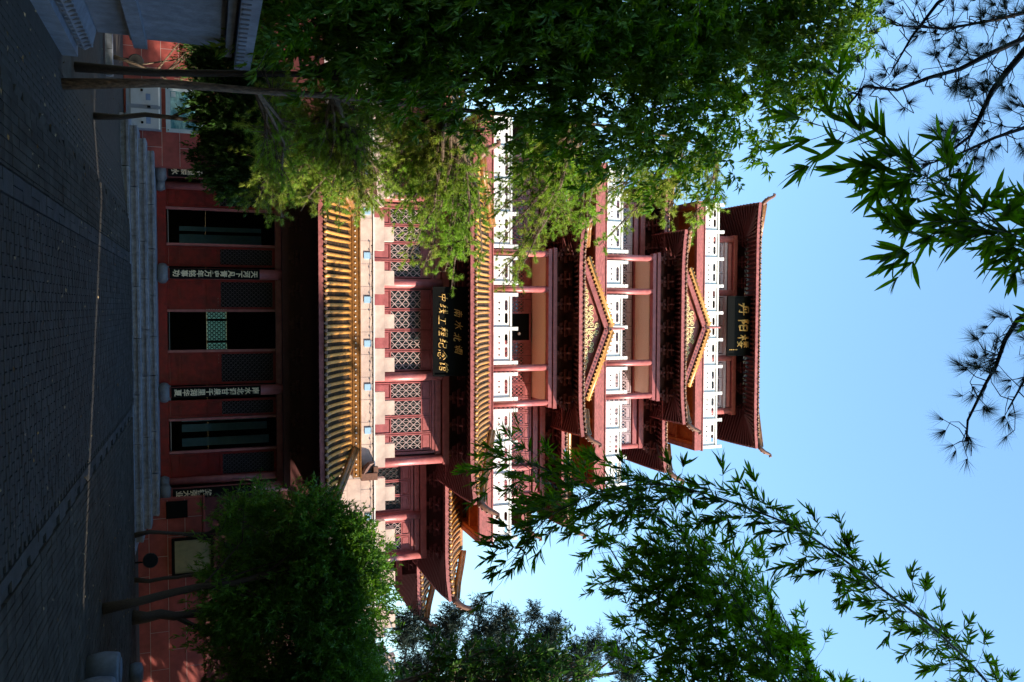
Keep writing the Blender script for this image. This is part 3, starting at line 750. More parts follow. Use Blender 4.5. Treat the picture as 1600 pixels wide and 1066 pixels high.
# ================================================================== SIGN BOARDS
BR = {
'丹': [[(.35,.85),(.33,.5),(.15,.12)],[(.35,.85),(.72,.87),(.70,.4),(.68,.15),(.55,.22)],[(.48,.68),(.55,.58)],[(.08,.48),(.92,.52)]],
'阳': [[(.15,.85),(.35,.87),(.22,.62)],[(.22,.62),(.38,.5),(.22,.38)],[(.17,.85),(.16,.1)],[(.5,.78),(.5,.2)],[(.5,.78),(.85,.8),(.84,.2)],[(.5,.5),(.84,.52)],[(.5,.22),(.84,.24)]],
'楼': [[(.05,.62),(.42,.66)],[(.24,.92),(.24,.08)],[(.24,.6),(.06,.3)],[(.25,.58),(.4,.4)],[(.55,.9),(.6,.8)],[(.85,.92),(.78,.8)],[(.48,.72),(.94,.75)],[(.7,.93),(.7,.52)],[(.68,.7),(.5,.54)],[(.72,.7),(.92,.56)],[(.66,.5),(.55,.28),(.85,.06)],[(.82,.42),(.72,.2),(.5,.05)],[(.46,.34),(.96,.38)]],
'南': [[(.2,.82),(.8,.84)],[(.5,.97),(.48,.7)],[(.2,.65),(.18,.08)],[(.2,.65),(.82,.67),(.8,.1),(.7,.16)],[(.38,.58),(.43,.48)],[(.62,.6),(.55,.48)],[(.32,.44),(.68,.46)],[(.3,.29),(.7,.31)],[(.5,.46),(.5,.08)]],
'水': [[(.5,.95),(.5,.08),(.4,.16)],[(.12,.65),(.38,.66),(.1,.2)],[(.85,.75),(.56,.55)],[(.55,.58),(.92,.14)]],
'北': [[(.38,.9),(.38,.1)],[(.1,.6),(.38,.62)],[(.06,.2),(.38,.34)],[(.85,.72),(.62,.52)],[(.62,.92),(.62,.2),(.72,.12),(.92,.14),(.93,.28)]],
'调': [[(.15,.88),(.23,.78)],[(.06,.6),(.22,.62),(.2,.2),(.32,.32)],[(.42,.85),(.4,.4),(.32,.08)],[(.42,.85),(.9,.87),(.88,.1),(.78,.15)],[(.5,.7),(.8,.71)],[(.65,.8),(.65,.54)],[(.48,.54),(.82,.55)],[(.54,.4),(.54,.18)],[(.54,.4),(.77,.41),(.76,.2)],[(.54,.2),(.76,.21)]],
'中': [[(.2,.7),(.22,.4)],[(.2,.7),(.8,.72),(.78,.42)],[(.22,.43),(.78,.45)],[(.5,.97),(.5,.03)]],
'线': [[(.3,.92),(.14,.7),(.3,.66)],[(.3,.7),(.1,.42),(.34,.48)],[(.08,.2),(.36,.3)],[(.46,.68),(.88,.74)],[(.44,.48),(.92,.54)],[(.62,.94),(.68,.4),(.9,.08),(.95,.22)],[(.86,.36),(.5,.06)],[(.78,.92),(.86,.84)]],
'工': [[(.2,.8),(.8,.82)],[(.5,.8),(.5,.18)],[(.08,.17),(.92,.19)]],
'程': [[(.36,.92),(.12,.82)],[(.05,.62),(.42,.65)],[(.24,.86),(.24,.06)],[(.24,.6),(.06,.3)],[(.26,.56),(.4,.42)],[(.52,.88),(.52,.62)],[(.52,.88),(.86,.89),(.84,.64)],[(.52,.64),(.84,.65)],[(.5,.48),(.88,.5)],[(.5,.3),(.86,.31)],[(.68,.48),(.68,.1)],[(.44,.08),(.94,.1)]],
'纪': [[(.3,.92),(.14,.7),(.3,.66)],[(.3,.7),(.1,.42),(.34,.48)],[(.08,.2),(.36,.3)],[(.5,.8),(.86,.82),(.84,.5)],[(.52,.5),(.84,.52)],[(.52,.5),(.52,.16),(.64,.08),(.92,.1),(.94,.26)]],
'念': [[(.5,.96),(.06,.56)],[(.5,.95),(.94,.58)],[(.42,.68),(.58,.66)],[(.3,.56),(.68,.57),(.56,.4)],[(.12,.3),(.1,.1)],[(.32,.36),(.36,.1),(.68,.06),(.72,.2)],[(.5,.34),(.56,.24)],[(.8,.34),(.88,.22)]],
'馆': [[(.28,.94),(.08,.6)],[(.22,.78),(.42,.8),(.36,.66)],[(.24,.62),(.24,.12),(.4,.26)],[(.7,.97),(.73,.88)],[(.5,.82),(.48,.7)],[(.5,.82),(.95,.84),(.9,.72)],[(.58,.66),(.58,.06)],[(.58,.66),(.86,.67),(.85,.44)],[(.58,.45),(.85,.46)],[(.58,.3),(.88,.31),(.87,.08)],[(.58,.09),(.87,.1)]]}
def brush(ch, sz, wd, slant=.0, seed=0):
    b = MB(); rr_ = random.Random(ord(ch)+seed)
    for st in BR[ch]:
        pts = []
        for (x0, z0), (x1, z1) in zip(st[:-1], st[1:]):
            for k in range(3): f = k/3; pts.append((x0+(x1-x0)*f, z0+(z1-z0)*f))
        pts.append(st[-1]); n = len(pts); w0 = wd*rr_.uniform(.75, 1.25)
        P = [((x-.5+slant*(z-.5))*sz, 0.0, (z-.5)*sz) for x, z in pts]
        R = [w0*(1.15-.55*i/(n-1)+.12*math.sin(i*2.1)) for i in range(n)]
        b.tube(P, R, 6)
    b.v = [(x, y*.25, z) for x, y, z in b.v]
    return b
def board(root, w, h, th=.07, rim=None):
    b = MB().box((0, 0, 0), (w, th, h)); o = b.build('board', BLACK, root)
    r_ = MB(); t = .045
    for sx in (-1, 1): r_.box((sx*(w/2-t/2), -th/2-.012, 0), (t, .022, h))
    for sz in (-1, 1): r_.box((0, -th/2-.012, sz*(h/2-t/2)), (w-2*t, .022, t))
    r_.build('board_rim', BLACK, root)
    return o
pl = tag(empty('tower_plaque', (.0, 5.42, 20.22)), 'black plaque with three gold characters under the topmost eave', 'sign')
pl.rotation_euler = (R_(8), 0, 0)
board(pl, 2.22, 1.22)
for i, c in enumerate('丹阳楼'):
    o = brush(c, .54, .036).build('gold_character', INK, pl, (-.62+.60*i, -.05, .03), smooth=True)
    o.data.name = 'gold_character'
mb = MB()
for i in range(5): mb.box((.88, -.045, -.50+.07*i), (.03, .01, .035))
mb.build('inscription', INK, pl)
p2 = tag(empty('museum_plaque', (.03, 2.42, 8.14)), 'large black plaque with two rows of gold handwriting above lattice windows', 'sign')
p2.rotation_euler = (R_(10), 0, 0)
board(p2, 2.56, 1.05)
for s_, x0, x1, z, sz in (('南水北调', -.52, .52, .20, .27), ('中线工程纪念馆', -.98, 1.0, -.24, .30)):
    for i, c in enumerate(s_):
        brush(c, sz, .0135, .28, i).build('gold_character', INK, p2, (x0+(x1-x0)*i/(len(s_)-1), -.05, z+.02*math.sin(i*2.3)), smooth=True)
def couplet(x, s, label, top=2.82, bot=.74, w=.26):
    r = tag(empty('couplet_board', (x, 1.3, (top+bot)/2)), label, 'couplet board', 'gilded couplet boards on the porch columns')
    # curved board hugging the column
    b = MB(); n = 8; h = (top-bot)/2; R = .165
    for k in range(n+1):
        a = -math.pi/2+(k/n-.5)*1.75
        for rr_, z in ((R, -h), (R, h), (R-.02, h), (R-.02, -h)): b.v.append((rr_*math.cos(a), rr_*math.sin(a), z))
    for k in range(n):
        o = k*4
        for q in range(4): b.f.append((o+q, o+4+q, o+4+(q+1) % 4, o+(q+1) % 4))
    b.f += [(0, 1, 2, 3), (n*4+3, n*4+2, n*4+1, n*4)]
    b.build('board', BLACK, r)
    for i, c in enumerate(s):
        if c == ' ': continue
        z = h-.14-(2*h-.28)*i/(len(s)-1); me = text_mesh('gold_character', c, .172, PALEINK, .012, off=.004)
        add('gold_character', me, r, (0, -R-.004, z))
    return r
couplet(-1.47, '天河下凡青史万年铭事功', 'black couplet board on the column left of the central doorway')
couplet(1.43, '南水北调甘泉千里润华夏', 'black couplet board on the column right of the central doorway')
couplet(-3.92, '       千里翠水', 'black couplet board beside the left red tiled wall', w=.24)
couplet(3.92, '水      终铸强大业', 'black couplet board beside the dark opening on the right wall', w=.24)
# ================================================================== SMALLER THINGS AROUND THE HALL
# stone stele on a moulded base, its right face along the path
st = tag(empty('stone_stele', (-4.3, -9.6, 0)), 'weathered blue grey carved stone monument with moulded base and cornice', 'monument')
def slab(name, x1, y1, z0, z1, bev=0.0, dz=0.0):
    X0 = -6.6; Y0 = -12.6; b = MB()
    if bev:
        prof = [(x1-bev*.2, z0), (x1, z0+(z1-z0)*.35), (x1-bev*.25, z0+(z1-z0)*.75), (x1-bev, z1)]
        o = len(b.v)
        for xx, zz in prof:
            e = x1-xx
            b.v += [(X0, Y0, zz), (xx, Y0, zz), (xx, y1-e, zz), (X0, y1-e, zz)]
        for i in range(len(prof)-1):
            for k in range(4): b.f.append((o+i*4+k, o+i*4+(k+1) % 4, o+(i+1)*4+(k+1) % 4, o+(i+1)*4+k))
        b.f += [(o+3, o+2, o+1, o), (o+12, o+13, o+14, o+15)]
    else: b.box2(X0, x1, Y0, y1, z0, z1)
    b.v = [(x+4.3, y+9.6, z) for x, y, z in b.v]
    return b.build(name, STELE, st)
slab('plinth', -3.98, -8.0, -.2, .02); slab('base_moulding', -4.06, -8.05, .022, .27, .2)
slab('dado', -4.30, -8.1, .272, .66); slab('dado_moulding', -4.24, -8.09, .662, .70); slab('waist_band', -4.15, -8.06, .703, .87)
slab('inscribed_slab', -4.27, -8.1, .873, 1.80); slab('neck', -4.38, -8.2, 1.802, 1.86); slab('cornice_moulding', -4.16, -8.04, 1.863, 1.95); slab('cornice_fillet', -4.30, -8.15, 1.952, 1.98); slab('cornice', -4.02, -7.98, 1.983, 2.2, .0)
dm = MB().box((0, 0, 0), (.024, .1, .09)).mesh('cornice_dentil', STELE)
for i in range(24): add('cornice_dentil', dm, st, (-4.02+4.3+.012, -8.1-.17*i+9.6, 2.05))
dm = MB().box((0, 0, 0), (.05, .055, .16), rx=.3).mesh('carved_petal', STELE)
for i in range(26): add('carved_petal', dm, st, (-4.09+4.3, -8.2-.15*i+9.6, .14))
# steel cabinet on the left wall
cb = tag(empty('metal_cabinet', (-5.3, .72, .0)), 'pale grey two-door metal cabinet below the blue picture board', 'cabinet')
CAB = mat('cabinet_grey', (.42, .45, .50), .4, .06, 3); CABF = mat('cabinet_frame', (.22, .26, .33), .45, .08, 3)
MB().box2(-.52, .52, .0, .16, -.12, .62).build('cabinet_body', CABF, cb)
for x0, x1 in ((-.49, -.05), (.05, .49)):
    d = MB().box2(x0, x1, -.025, -.002, -.02, .57).build('cabinet_door', CAB, cb)
    MB().box2(x0-.012, x1+.012, -.012, -.001, .571, .60).build('door_rim', WHITE, d)
    c = (x0+x1)/2
    MB().box2(c-.03, c+.12, -.03, -.026, .30, .40).build('label_plate', mat('label_blue', (.16, .24, .42), .5), d)
    MB().lathe((c-.1*(1 if x0 < 0 else -1), -.04, .22), [(.0, -.03), (.03, -.02), (.03, .02), (0, .03)], 8).build('lock', BLACK, d)
MB().box2(-.02, .02, -.06, -.003, .33, .40).build('padlock', BLACK, cb)
# picture board above it
pb = tag(empty('picture_board', (-5.3, .82, 1.08)), 'blue green landscape picture in a pale frame on the red tiled wall', 'picture board')
PIC = mat('landscape_print', (.05, .20, .25), .35, .3, 3, col2=(.28, .50, .50), thr=(.42, .58), stretch=(1, 1, 2.2))
FR = mat('board_frame', (.42, .50, .55), .45, .05)
MB().box2(-.44, .44, .0, .05, -.26, .42).build('print', PIC, pb)
b = MB(); b.box2(-.52, -.44, -.02, .06, -.36, .5); b.box2(.44, .52, -.02, .06, -.36, .5); b.box2(-.44, .44, -.02, .06, -.36, -.26); b.box2(-.44, .44, -.02, .06, .42, .5); b.build('frame', FR, pb)
MB().box2(-.42, -.30, -.006, -.001, -.24, -.14).build('caption_patch', FR, pb)
for x in (-.48, .48): MB().lathe((x, -.024, -.31), [(.012, -.012), (.012, .012)], 8).build('bolt', BLACK, pb)
# notice board, dark box on the right wall
nb = tag(empty('notice_board', (5.38, .84, 1.18)), 'pale yellow notice board in a black frame on the shaded red wall', 'notice board')
YEL = mat('yellowed_board', (.34, .31, .17), .6, .12, 3, col2=(.27, .27, .15))
MB().box2(-.40, .40, .0, .04, -.40, .42).build('panel', YEL, nb)
b = MB(); b.box2(-.46, -.40, -.02, .05, -.47, .48); b.box2(.40, .46, -.02, .05, -.47, .48); b.box2(-.40, .40, -.02, .05, -.47, -.40); b.box2(-.40, .40, -.02, .05, .42, .48); b.build('frame', BLACK, nb)
dbx = tag(MB().box2(-.20, .20, -.05, .1, -.24, .24).build('wall_box', BLACK, None, (4.22, .86, .84)), 'black box fixed to the red wall beside the right couplet board', 'wall box')
b = MB(); b.box2(-.17, .17, -.062, -.051, -.21, .21); b.build('box_door', BLACK, dbx)
# floodlights
FL = mat('floodlight_grey', (.025, .03, .035), .4, .1)
def flood(x, y, z, rz, label):
    r = tag(empty('floodlight', (x, y, z)), label, 'floodlight', 'garden floodlights by the wall'); r.rotation_euler = (0, 0, rz)
    MB().tube([(0, .1, .0), (0, .1, .22)], .02, 6).build('stake', BLACK, r)
    MB().tube([(0, .14, .26), (0, .04, .29), (0, -.02, .31), (0, -.08, .33)], [.06, .07, .12, .17], 14).build('lamp_housing', FL, r, smooth=True)
    MB().tube([(0, -.081, .331), (0, -.09, .334)], [.155, .155], 14).build('lens', BLACK, r)
flood(-6.05, -.35, -.15, .5, 'round floodlight on a stake left of the grey cabinet')
flood(5.02, -.5, .0, -.4, 'dark floodlight on the ground below the notice board')
# stone drums at the right edge
DRUMB = mat('blue_drum_stone', (.07, .10, .15), .6, .2, 5, bump=.2)
def drum(x, y, r, h, label, rz=0):
    t = tag(empty('stone_drum', (x, y, 0)), label, 'stone drum', 'short stone drums at the right edge of the paving')
    MB().lathe((0, 0, 0), [(r*.98, 0), (r*1.08, h*.35), (r*1.1, h*.55), (r*1.0, h*.93), (r*.93, h)], 24).build('body', DRUMB, t, smooth=True)
    MB().lathe((0, 0, h), [(r*.7, 0), (r*.68, .02)], 20).build('top_disc', DRUMB, t)
drum(4.33, -8.05, .24, .40, 'nearer-left blue grey stone drum on the right paving')
drum(4.33, -8.95, .27, .42, 'larger blue grey stone drum cut by the picture edge')
drum(6.95, -1.9, .2, .22, 'low stone drum near the foot of the right wall')
# planting-bed kerbs
for y, nm in ((-3.0, 'left'),):
    kb = tag(empty('bed_kerb', (-5.9, y, -.15)), 'low stone kerb of the planting bed in front of the left wall', 'kerb')
    for i in range(5): MB().box2(-1.6+i*.5, -1.11+i*.5, -.06, .06, .0, .12).build('kerb_stone', STONE, kb)

# ================================================================== FOLIAGE
def fast(name, V, T, m):
    me = bpy.data.meshes.new(name); n = len(V); k = len(T)
    me.vertices.add(n); me.vertices.foreach_set('co', np.asarray(V, np.float32).ravel())
    me.loops.add(k*3); me.loops.foreach_set('vertex_index', np.asarray(T, np.int32).ravel())
    me.polygons.add(k); me.polygons.foreach_set('loop_start', np.arange(0, 3*k, 3, dtype=np.int32))
    me.update(calc_edges=True); me.materials.append(m); return me
def unit(a): return a/np.maximum(np.linalg.norm(a, axis=-1, keepdims=True), 1e-9)
def leaves(C, D, L, Wd, fold=.25, droop=.15, rs=np.random):
    N = len(C); D = unit(D); up_ = np.tile([0, 0, 1.0], (N, 1))+rs.normal(0, .55, (N, 3))
    Sd = unit(np.cross(D, up_)); Nn = np.cross(Sd, D)
    L = L[:, None]; Wd = Wd[:, None]
    mid = C+D*L*.42; f = Nn*Wd*fold
    tip = C+D*L; tip[:, 2] -= (L[:, 0]*droop)
    V = np.stack([C, mid+Sd*Wd/2+f, tip, mid-Sd*Wd/2+f, C+D*L*.45-Nn*Wd*.02], 1).reshape(-1, 3)
    i = np.arange(N)*5
    T = np.stack([i, i+1, i+4, i+1, i+2, i+4, i+2, i+3, i+4, i+3, i, i+4], 1).reshape(-1, 3)
    return V, T
def needles(C, D, L, w, rs=np.random):
    N = len(C); D = unit(D); Sd = unit(np.cross(D, rs.normal(0, 1, (N, 3))))
    V = np.stack([C-Sd*w/2, C+Sd*w/2, C+D*L[:, None]], 1).reshape(-1, 3)
    return V, np.arange(3*N).reshape(-1, 3)
def leafmat(name, col, var=.3, tr=.35, rough=.55, spec=.22, col2=None): return mat(name, col, rough, var, .9, island=.35, col2=col2, spec=spec, transl=tr, thr=(.45, .6))
LF_BROAD = leafmat('broad_leaf_green', (.055, .14, .012), col2=(.095, .17, .02))
LF_BUSH = leafmat('small_leaf_green', (.045, .115, .018), col2=(.03, .08, .02))
LF_RIGHT = leafmat('fine_leaf_green', (.088, .205, .026), col2=(.045, .125, .018), rough=.55)
LF_PINE = leafmat('pine_needle_green', (.20, .36, .045), tr=.32, col2=(.27, .33, .06), rough=.5)
LF_DPINE = leafmat('dark_pine_needle', (.035, .06, .03), tr=.15)
LF_CEDAR = leafmat('cedar_blue_green', (.035, .06, .045), tr=.12)
LF_BAMB = leafmat('bamboo_leaf_green', (.08, .205, .018), tr=.52, col2=(.115, .235, .028))
CULM = mat('bamboo_culm', (.05, .07, .025), .4, .2, 8)
def E3(u, h, Y, ru, rh, rd=None):
    """ellipsoid in space whose centre lies on a sight line; radii in metres from the size in the photograph"""
    c = at(u, h, Y); s = np.dot(c-CAM, fw)/F
    return c, np.array([ru*s, rd if rd else (ru+rh)/2*s*.8, rh*s])
def crown_points(ells, n, rs, shell=.35):
    vol = np.array([np.prod(r)**.67 for c, r in ells]); cnt = np.maximum(1, (n*vol/vol.sum())).astype(int); P = []; O = []
    for (c, r), k in zip(ells, cnt):
        d = unit(rs.normal(0, 1, (k, 3))); q = rs.uniform(shell**3, 1, k)**(1/3)
        # uneven outline
        q *= 1+.2*np.sin(d[:, 0]*7+c[0])*np.cos(d[:, 2]*6+c[2])+rs.normal(0, .08, k)+np.where(rs.uniform(0, 1, k) < .06, rs.uniform(0, .3, k), 0)
        P.append(c+d*r*q[:, None]); O.append(d)
    return np.concatenate(P), np.concatenate(O)
def leafy(ells, ntw, per, L, Wd, m, seed, droop=.5, tw=.28, name='crown', shell=.35, upward=0.0, gap=.0):
    rs = np.random.RandomState(seed); P, O = crown_points(ells, ntw, rs, shell)
    if gap:
        g = np.sin(P[:, 0]*3.1+seed)+np.sin(P[:, 2]*2.7+1.3*seed)+np.sin(P[:, 1]*2.9+P[:, 2]*1.7); keep = g > -gap; P, O = P[keep], O[keep]
    N = len(P); td = unit(O*.8+rs.normal(0, .6, (N, 3))+np.array([0, 0, upward-droop]))
    f = rs.uniform(0, 1, (N, per, 1)); tl = rs.uniform(.6, 1.25, (N, 1, 1))*tw
    C = P[:, None, :]+td[:, None, :]*f*tl+rs.normal(0, .012, (N, per, 3))
    D = td[:, None, :]*.8+rs.normal(0, .6, (N, per, 3)); D[..., 2] -= droop*.5
    C = C.reshape(-1, 3); D = D.reshape(-1, 3); n = len(C)
    V, T = leaves(C, D, rs.uniform(.65, 1.15, n)*L, rs.uniform(.75, 1.15, n)*Wd, rs=rs)
    return V, T, P, td
def limbs(mb, trunk_pts, targets, r0_=.05, rs=random):
    for t in targets:
        t = Vector(t); a = Vector(trunk_pts[min(len(trunk_pts)-1, max(0, int(rs.uniform(.45, 1)*(len(trunk_pts)-1))))])
        mid = a.lerp(t, .5)+Vector((rs.uniform(-.2, .2), rs.uniform(-.2, .2), rs.uniform(.0, .35)))
        mb.tube([a, a.lerp(mid, .6), mid, mid.lerp(t, .6), t], [r0_, r0_*.8, r0_*.6, r0_*.4, r0_*.15], 5)
def trunk_path(p0, p1, n=6, wob=.05, rs=random):
    p0 = Vector(p0); p1 = Vector(p1)
    return [tuple(p0.lerp(p1, i/n)+Vector((rs.uniform(-wob, wob), rs.uniform(-wob, wob), 0))*(0 if i == 0 else 1)) for i in range(n+1)]
def tree(name, label, base, top, r, bark, ells, ntw, per, L, Wd, m, seed, group=None, droop=.5, tw=.28, nl=14, shell=.35, upward=0.0, gap=0.0, cat='tree', twigs=True, lr=.5):
    rs = random.Random(seed); root = tag(empty(name, base), label, cat, group); B = Vector(base)
    tp = trunk_path(base, top, 7, .05, rs); n = len(tp)
    V, T, P, td = leafy(ells, ntw, per, L, Wd, m, seed, droop, tw, shell=shell, upward=upward, gap=gap)
    b = MB(); b.tube([tuple(Vector(p)-B) for p in tp], [r*1.25]+[r*(1-.6*i/(n-1)) for i in range(1, n)], 12); b.build('trunk', bark, root, smooth=True)
    lb = MB(); pick = [P[rs.randrange(len(P))] for _ in range(nl)]; limbs(lb, tp, pick, r*lr, rs)
    if twigs:
        for k in range(0, len(P), max(1, len(P)//260)):
            p = Vector(P[k]); d = Vector(td[k]); lb.tube([tuple(p-d*.35), tuple(p), tuple(p+d*tw)], [.008, .006, .003], 3, cap=False)
    lb.v = [(x-B.x, y-B.y, z-B.z) for x, y, z in lb.v]; lb.build('branches', bark, root)
    add('crown', fast('crown', V-np.array(base), T, m), root)
    return root
# --- dark broadleaf tree, left foreground
e1 = [E3(50, 425, -8.6, 48, 60), E3(62, 520, -8.4, 75, 80), E3(72, 630, -8.2, 92, 85), E3(110, 740, -8.2, 105, 90), E3(120, 850, -8.2, 125, 95), E3(130, 960, -8.2, 150, 95),
      E3(130, 1070, -8.2, 155, 85), E3(105, 1170, -8.2, 130, 85), E3(60, 1260, -8.4, 105, 75), E3(20, 1320, -8.6, 70, 50), E3(20, 700, -7.4, 120, 280), E3(0, 1000, -7.4, 130, 280), E3(-60, 800, -9, 120, 400)]
tree('broadleaf_tree', 'big dark green broadleaf tree rising along the left side before the tower', (-4.1, -7.0, -.15), (-4.35, -7.6, 7.2), .06, DBARK, e1, 7400, 15, .165, .05, LF_BROAD, 11, droop=.55, tw=.32, nl=30, gap=1.6)
# --- small tree hanging over the left couplet
e3 = [E3(232, 375, -4.6, 80, 58), E3(150, 345, -4.8, 65, 40), E3(190, 415, -4.6, 100, 50), E3(95, 375, -4.8, 55, 60), E3(285, 385, -4.5, 32, 42)]
tree('small_leaved_tree', 'slim tree with fresh green small leaves hanging beside the left hall door', (-3.84, -4.95, -.15), (-4.0, -4.8, 2.6), .05, DBARK, e3, 2600, 22, .08, .03, LF_BUSH, 12, droop=.6, tw=.22, nl=14)
# --- fine-leaved tree, right
e4 = [E3(985, 420, -5.0, 110, 100), E3(1010, 540, -5.0, 90, 70), E3(900, 400, -5.6, 112, 78), E3(870, 490, -5.6, 105, 90), E3(955, 470, -5.4, 115, 125), E3(950, 555, -5.6, 110, 52), E3(865, 560, -5.8, 55, 45), E3(1045, 480, -5.2, 90, 135), E3(832, 385, -5.7, 58, 50), E3(822, 455, -5.7, 50, 66), E3(850, 520, -5.7, 60, 50), E3(1030, 575, -5.4, 60, 45)]
tree('fine_leaved_tree', 'rounded dense green tree covering the lower right of the tower', (4.05, -6.28, 0), (3.85, -5.7, 3.4), .075, DBARK, [(c, r*np.array([.93, .93, .95])) for c, r in e4], 8500, 15, .115, .031, LF_RIGHT, 13, droop=-.05, tw=.34, nl=14, upward=.45, gap=1.1, lr=.25)
for (u, h, Y, tu, thh, r, lab, sd) in ((965, 208, -1.2, 958, 335, .13, 'thick dark trunk standing before the right wall under the rounded tree', 21), (837, 209, -.4, 829, 345, .05, 'slender dark stem just left of the notice board', 22), (906, 212, -.6, 897, 345, .05, 'slender dark stem just right of the notice board', 23)):
    p = at(u, h, Y); p[2] = 0; q = at(tu, thh, Y)
    ee = [(np.array([q[0], q[1], q[2]+.7]), np.array([1.0, .8, .8]))]
    tree('shaded_tree', lab, tuple(p), tuple(q+np.array([0, 0, .3])), r, DBARK, ee, 500, 14, .085, .024, LF_RIGHT, sd, nl=8, upward=.3, droop=0, group='dark stems along the right wall')
# shrub with pale twisted stems on the far left
p = np.array([-5.75, -1.6, -.15]); ee = [E3(60, 330, -1.6, 90, 40), E3(90, 310, -1.4, 40, 25)]
rt_ = tree('shrub', 'shrub with pale forked stems before the left wall beside the monument', tuple(p), (-5.4, -1.6, .9), .04, BARK, ee, 420, 12, .07, .024, LF_BUSH, 24, nl=8, cat='shrub')
# --- sunlit pine, left
pine = tag(empty('pine_tree', (-3.55, -8.23, -.15)), 'sunlit yellow green pine reaching across the left windows of the tower', 'tree')
rs = np.random.RandomState(31); pr_ = random.Random(31)
tp = [(-3.55, -8.23, -.15), tuple(at(130, 250, -8.1)), tuple(at(142, 400, -8.0)), tuple(at(150, 520, -7.6)), tuple(at(170, 700, -7.2)), tuple(at(190, 900, -7.0)), tuple(at(215, 1060, -6.8)), tuple(at(235, 1120, -6.8))]
PB = np.array([-3.55, -8.23, -.15])
b = MB(); b.tube([tuple(np.array(p)-PB) for p in tp], [.074, .058, .05, .044, .038, .03, .022, .012], 12); b.build('trunk', BARK, pine, smooth=True)
br = MB(); NC = []; ND = []; NL = []
def pine_branch(a, tip, nsec, spread, br, sag=.15, k=46, ln=.105, sc=1.0):
    a = Vector(a); tip = Vector(tip); L = (tip-a).length
    pts = []; 
    for i in range(7):
        f = i/6; p = a.lerp(tip, f); p.z += sag*math.sin(f*math.pi)*L*.5; p += Vector([pr_.uniform(-.03, .03)*L for _ in range(3)])*(0 if i in (0, 6) else 1); pts.append(p)
    br.tube(pts, [.03*sc*(1-.85*i/6)+.004 for i in range(7)], 5)
    for s_ in range(nsec):
        f = pr_.uniform(.28, 1.0); i = min(5, int(f*6)); p = pts[i].lerp(pts[i+1], f*6-i)
        d = Vector((pr_.gauss(0, 1), pr_.gauss(0, 1), pr_.gauss(0, .8)))*spread*(1.15-.5*f); d += (tip-a).normalized()*spread*.5
        q = p+d
        br.tube([tuple(p), tuple(p.lerp(q, .5)+Vector((0, 0, .03))), tuple(q)], [.007, .005, .003], 3, cap=False)
        for g_ in (1.0, .82, .62):
            c = p.lerp(q, g_); ax = d.normalized(); kk = k if g_ == 1 else k//2
            vv = np.tile([ax.x, ax.y, ax.z], (kk, 1))*.85+rs.normal(0, .48, (kk, 3))
            NC.append(np.tile([c.x, c.y, c.z], (kk, 1))-vv*.01); ND.append(vv); NL.append(rs.uniform(.7, 1.1, kk)*ln)
tips = [(150, 450, -6.4), (165, 530, -6.2), (180, 590, -6.2), (225, 600, -5.8), (150, 600, -6.6), (130, 520, -6.8), (205, 455, -6.0), (240, 480, -5.4), (285, 455, -5.4), (230, 540, -5.4), (275, 610, -5.6), (205, 570, -5.6), (452, 705, -5.4), (445, 795, -5.4), (415, 745, -5.0), (420, 660, -5.6), (395, 700, -5.6), (400, 640, -5.8), (352, 862, -5.6), (385, 935, -5.4), (350, 1080, -5.8), (325, 1000, -6.0), (340, 905, -5.6), (330, 470, -5.4), (318, 585, -5.6), (300, 425, -5.6), (325, 530, -5.4), (345, 760, -5.2),
        (260, 460, -5.8), (250, 560, -6.0), (260, 640, -5.4), (300, 700, -5.2), (280, 790, -5.6), (300, 840, -5.8), (260, 900, -6.0), (250, 980, -6.2), (285, 1060, -6.2), (320, 1110, -6.2), (250, 1100, -6.6), (210, 500, -6.2), (200, 620, -6.0), (220, 740, -6.0), (220, 840, -6.4), (310, 640, -5.6), (360, 700, -6), (300, 950, -5.8), (230, 680, -5.0), (270, 520, -5.2), (300, 490, -5.0), (380, 780, -5.6), (365, 660, -5.2), (240, 430, -5.4), (290, 560, -6.4), (310, 405, -5.2), (340, 440, -5.4), (330, 500, -5.2), (345, 550, -5.3), (335, 615, -5.3), (360, 640, -5.2), (410, 690, -5.2), (425, 695, -5.3), (430, 780, -5.3), (400, 800, -5.4), (370, 830, -5.4), (345, 885, -5.4), (360, 915, -5.4), (330, 970, -5.6), (335, 1040, -5.8), (340, 720, -5.0), (380, 730, -5.1), (310, 760, -5.2), (290, 620, -5.0), (270, 590, -5.2), (290, 530, -5.0), (260, 490, -5.2), (330, 670, -5.0)]
for (u, h, Y) in tips:
    best = min(tp[1:], key=lambda p: abs(Vector(p).z-(at(u, h, Y)[2]-.1)))
    big = u < 320
    pine_branch(best, at(u, h, Y), 84 if big else 46, .29 if big else .21, br)
br.v = [(x-PB[0], y-PB[1], z-PB[2]) for x, y, z in br.v]; br.build('branches', BARK, pine)
V, T = needles(np.concatenate(NC), np.concatenate(ND), np.concatenate(NL), .0075, rs); add('crown', fast('crown', V-PB, T, LF_PINE), pine)
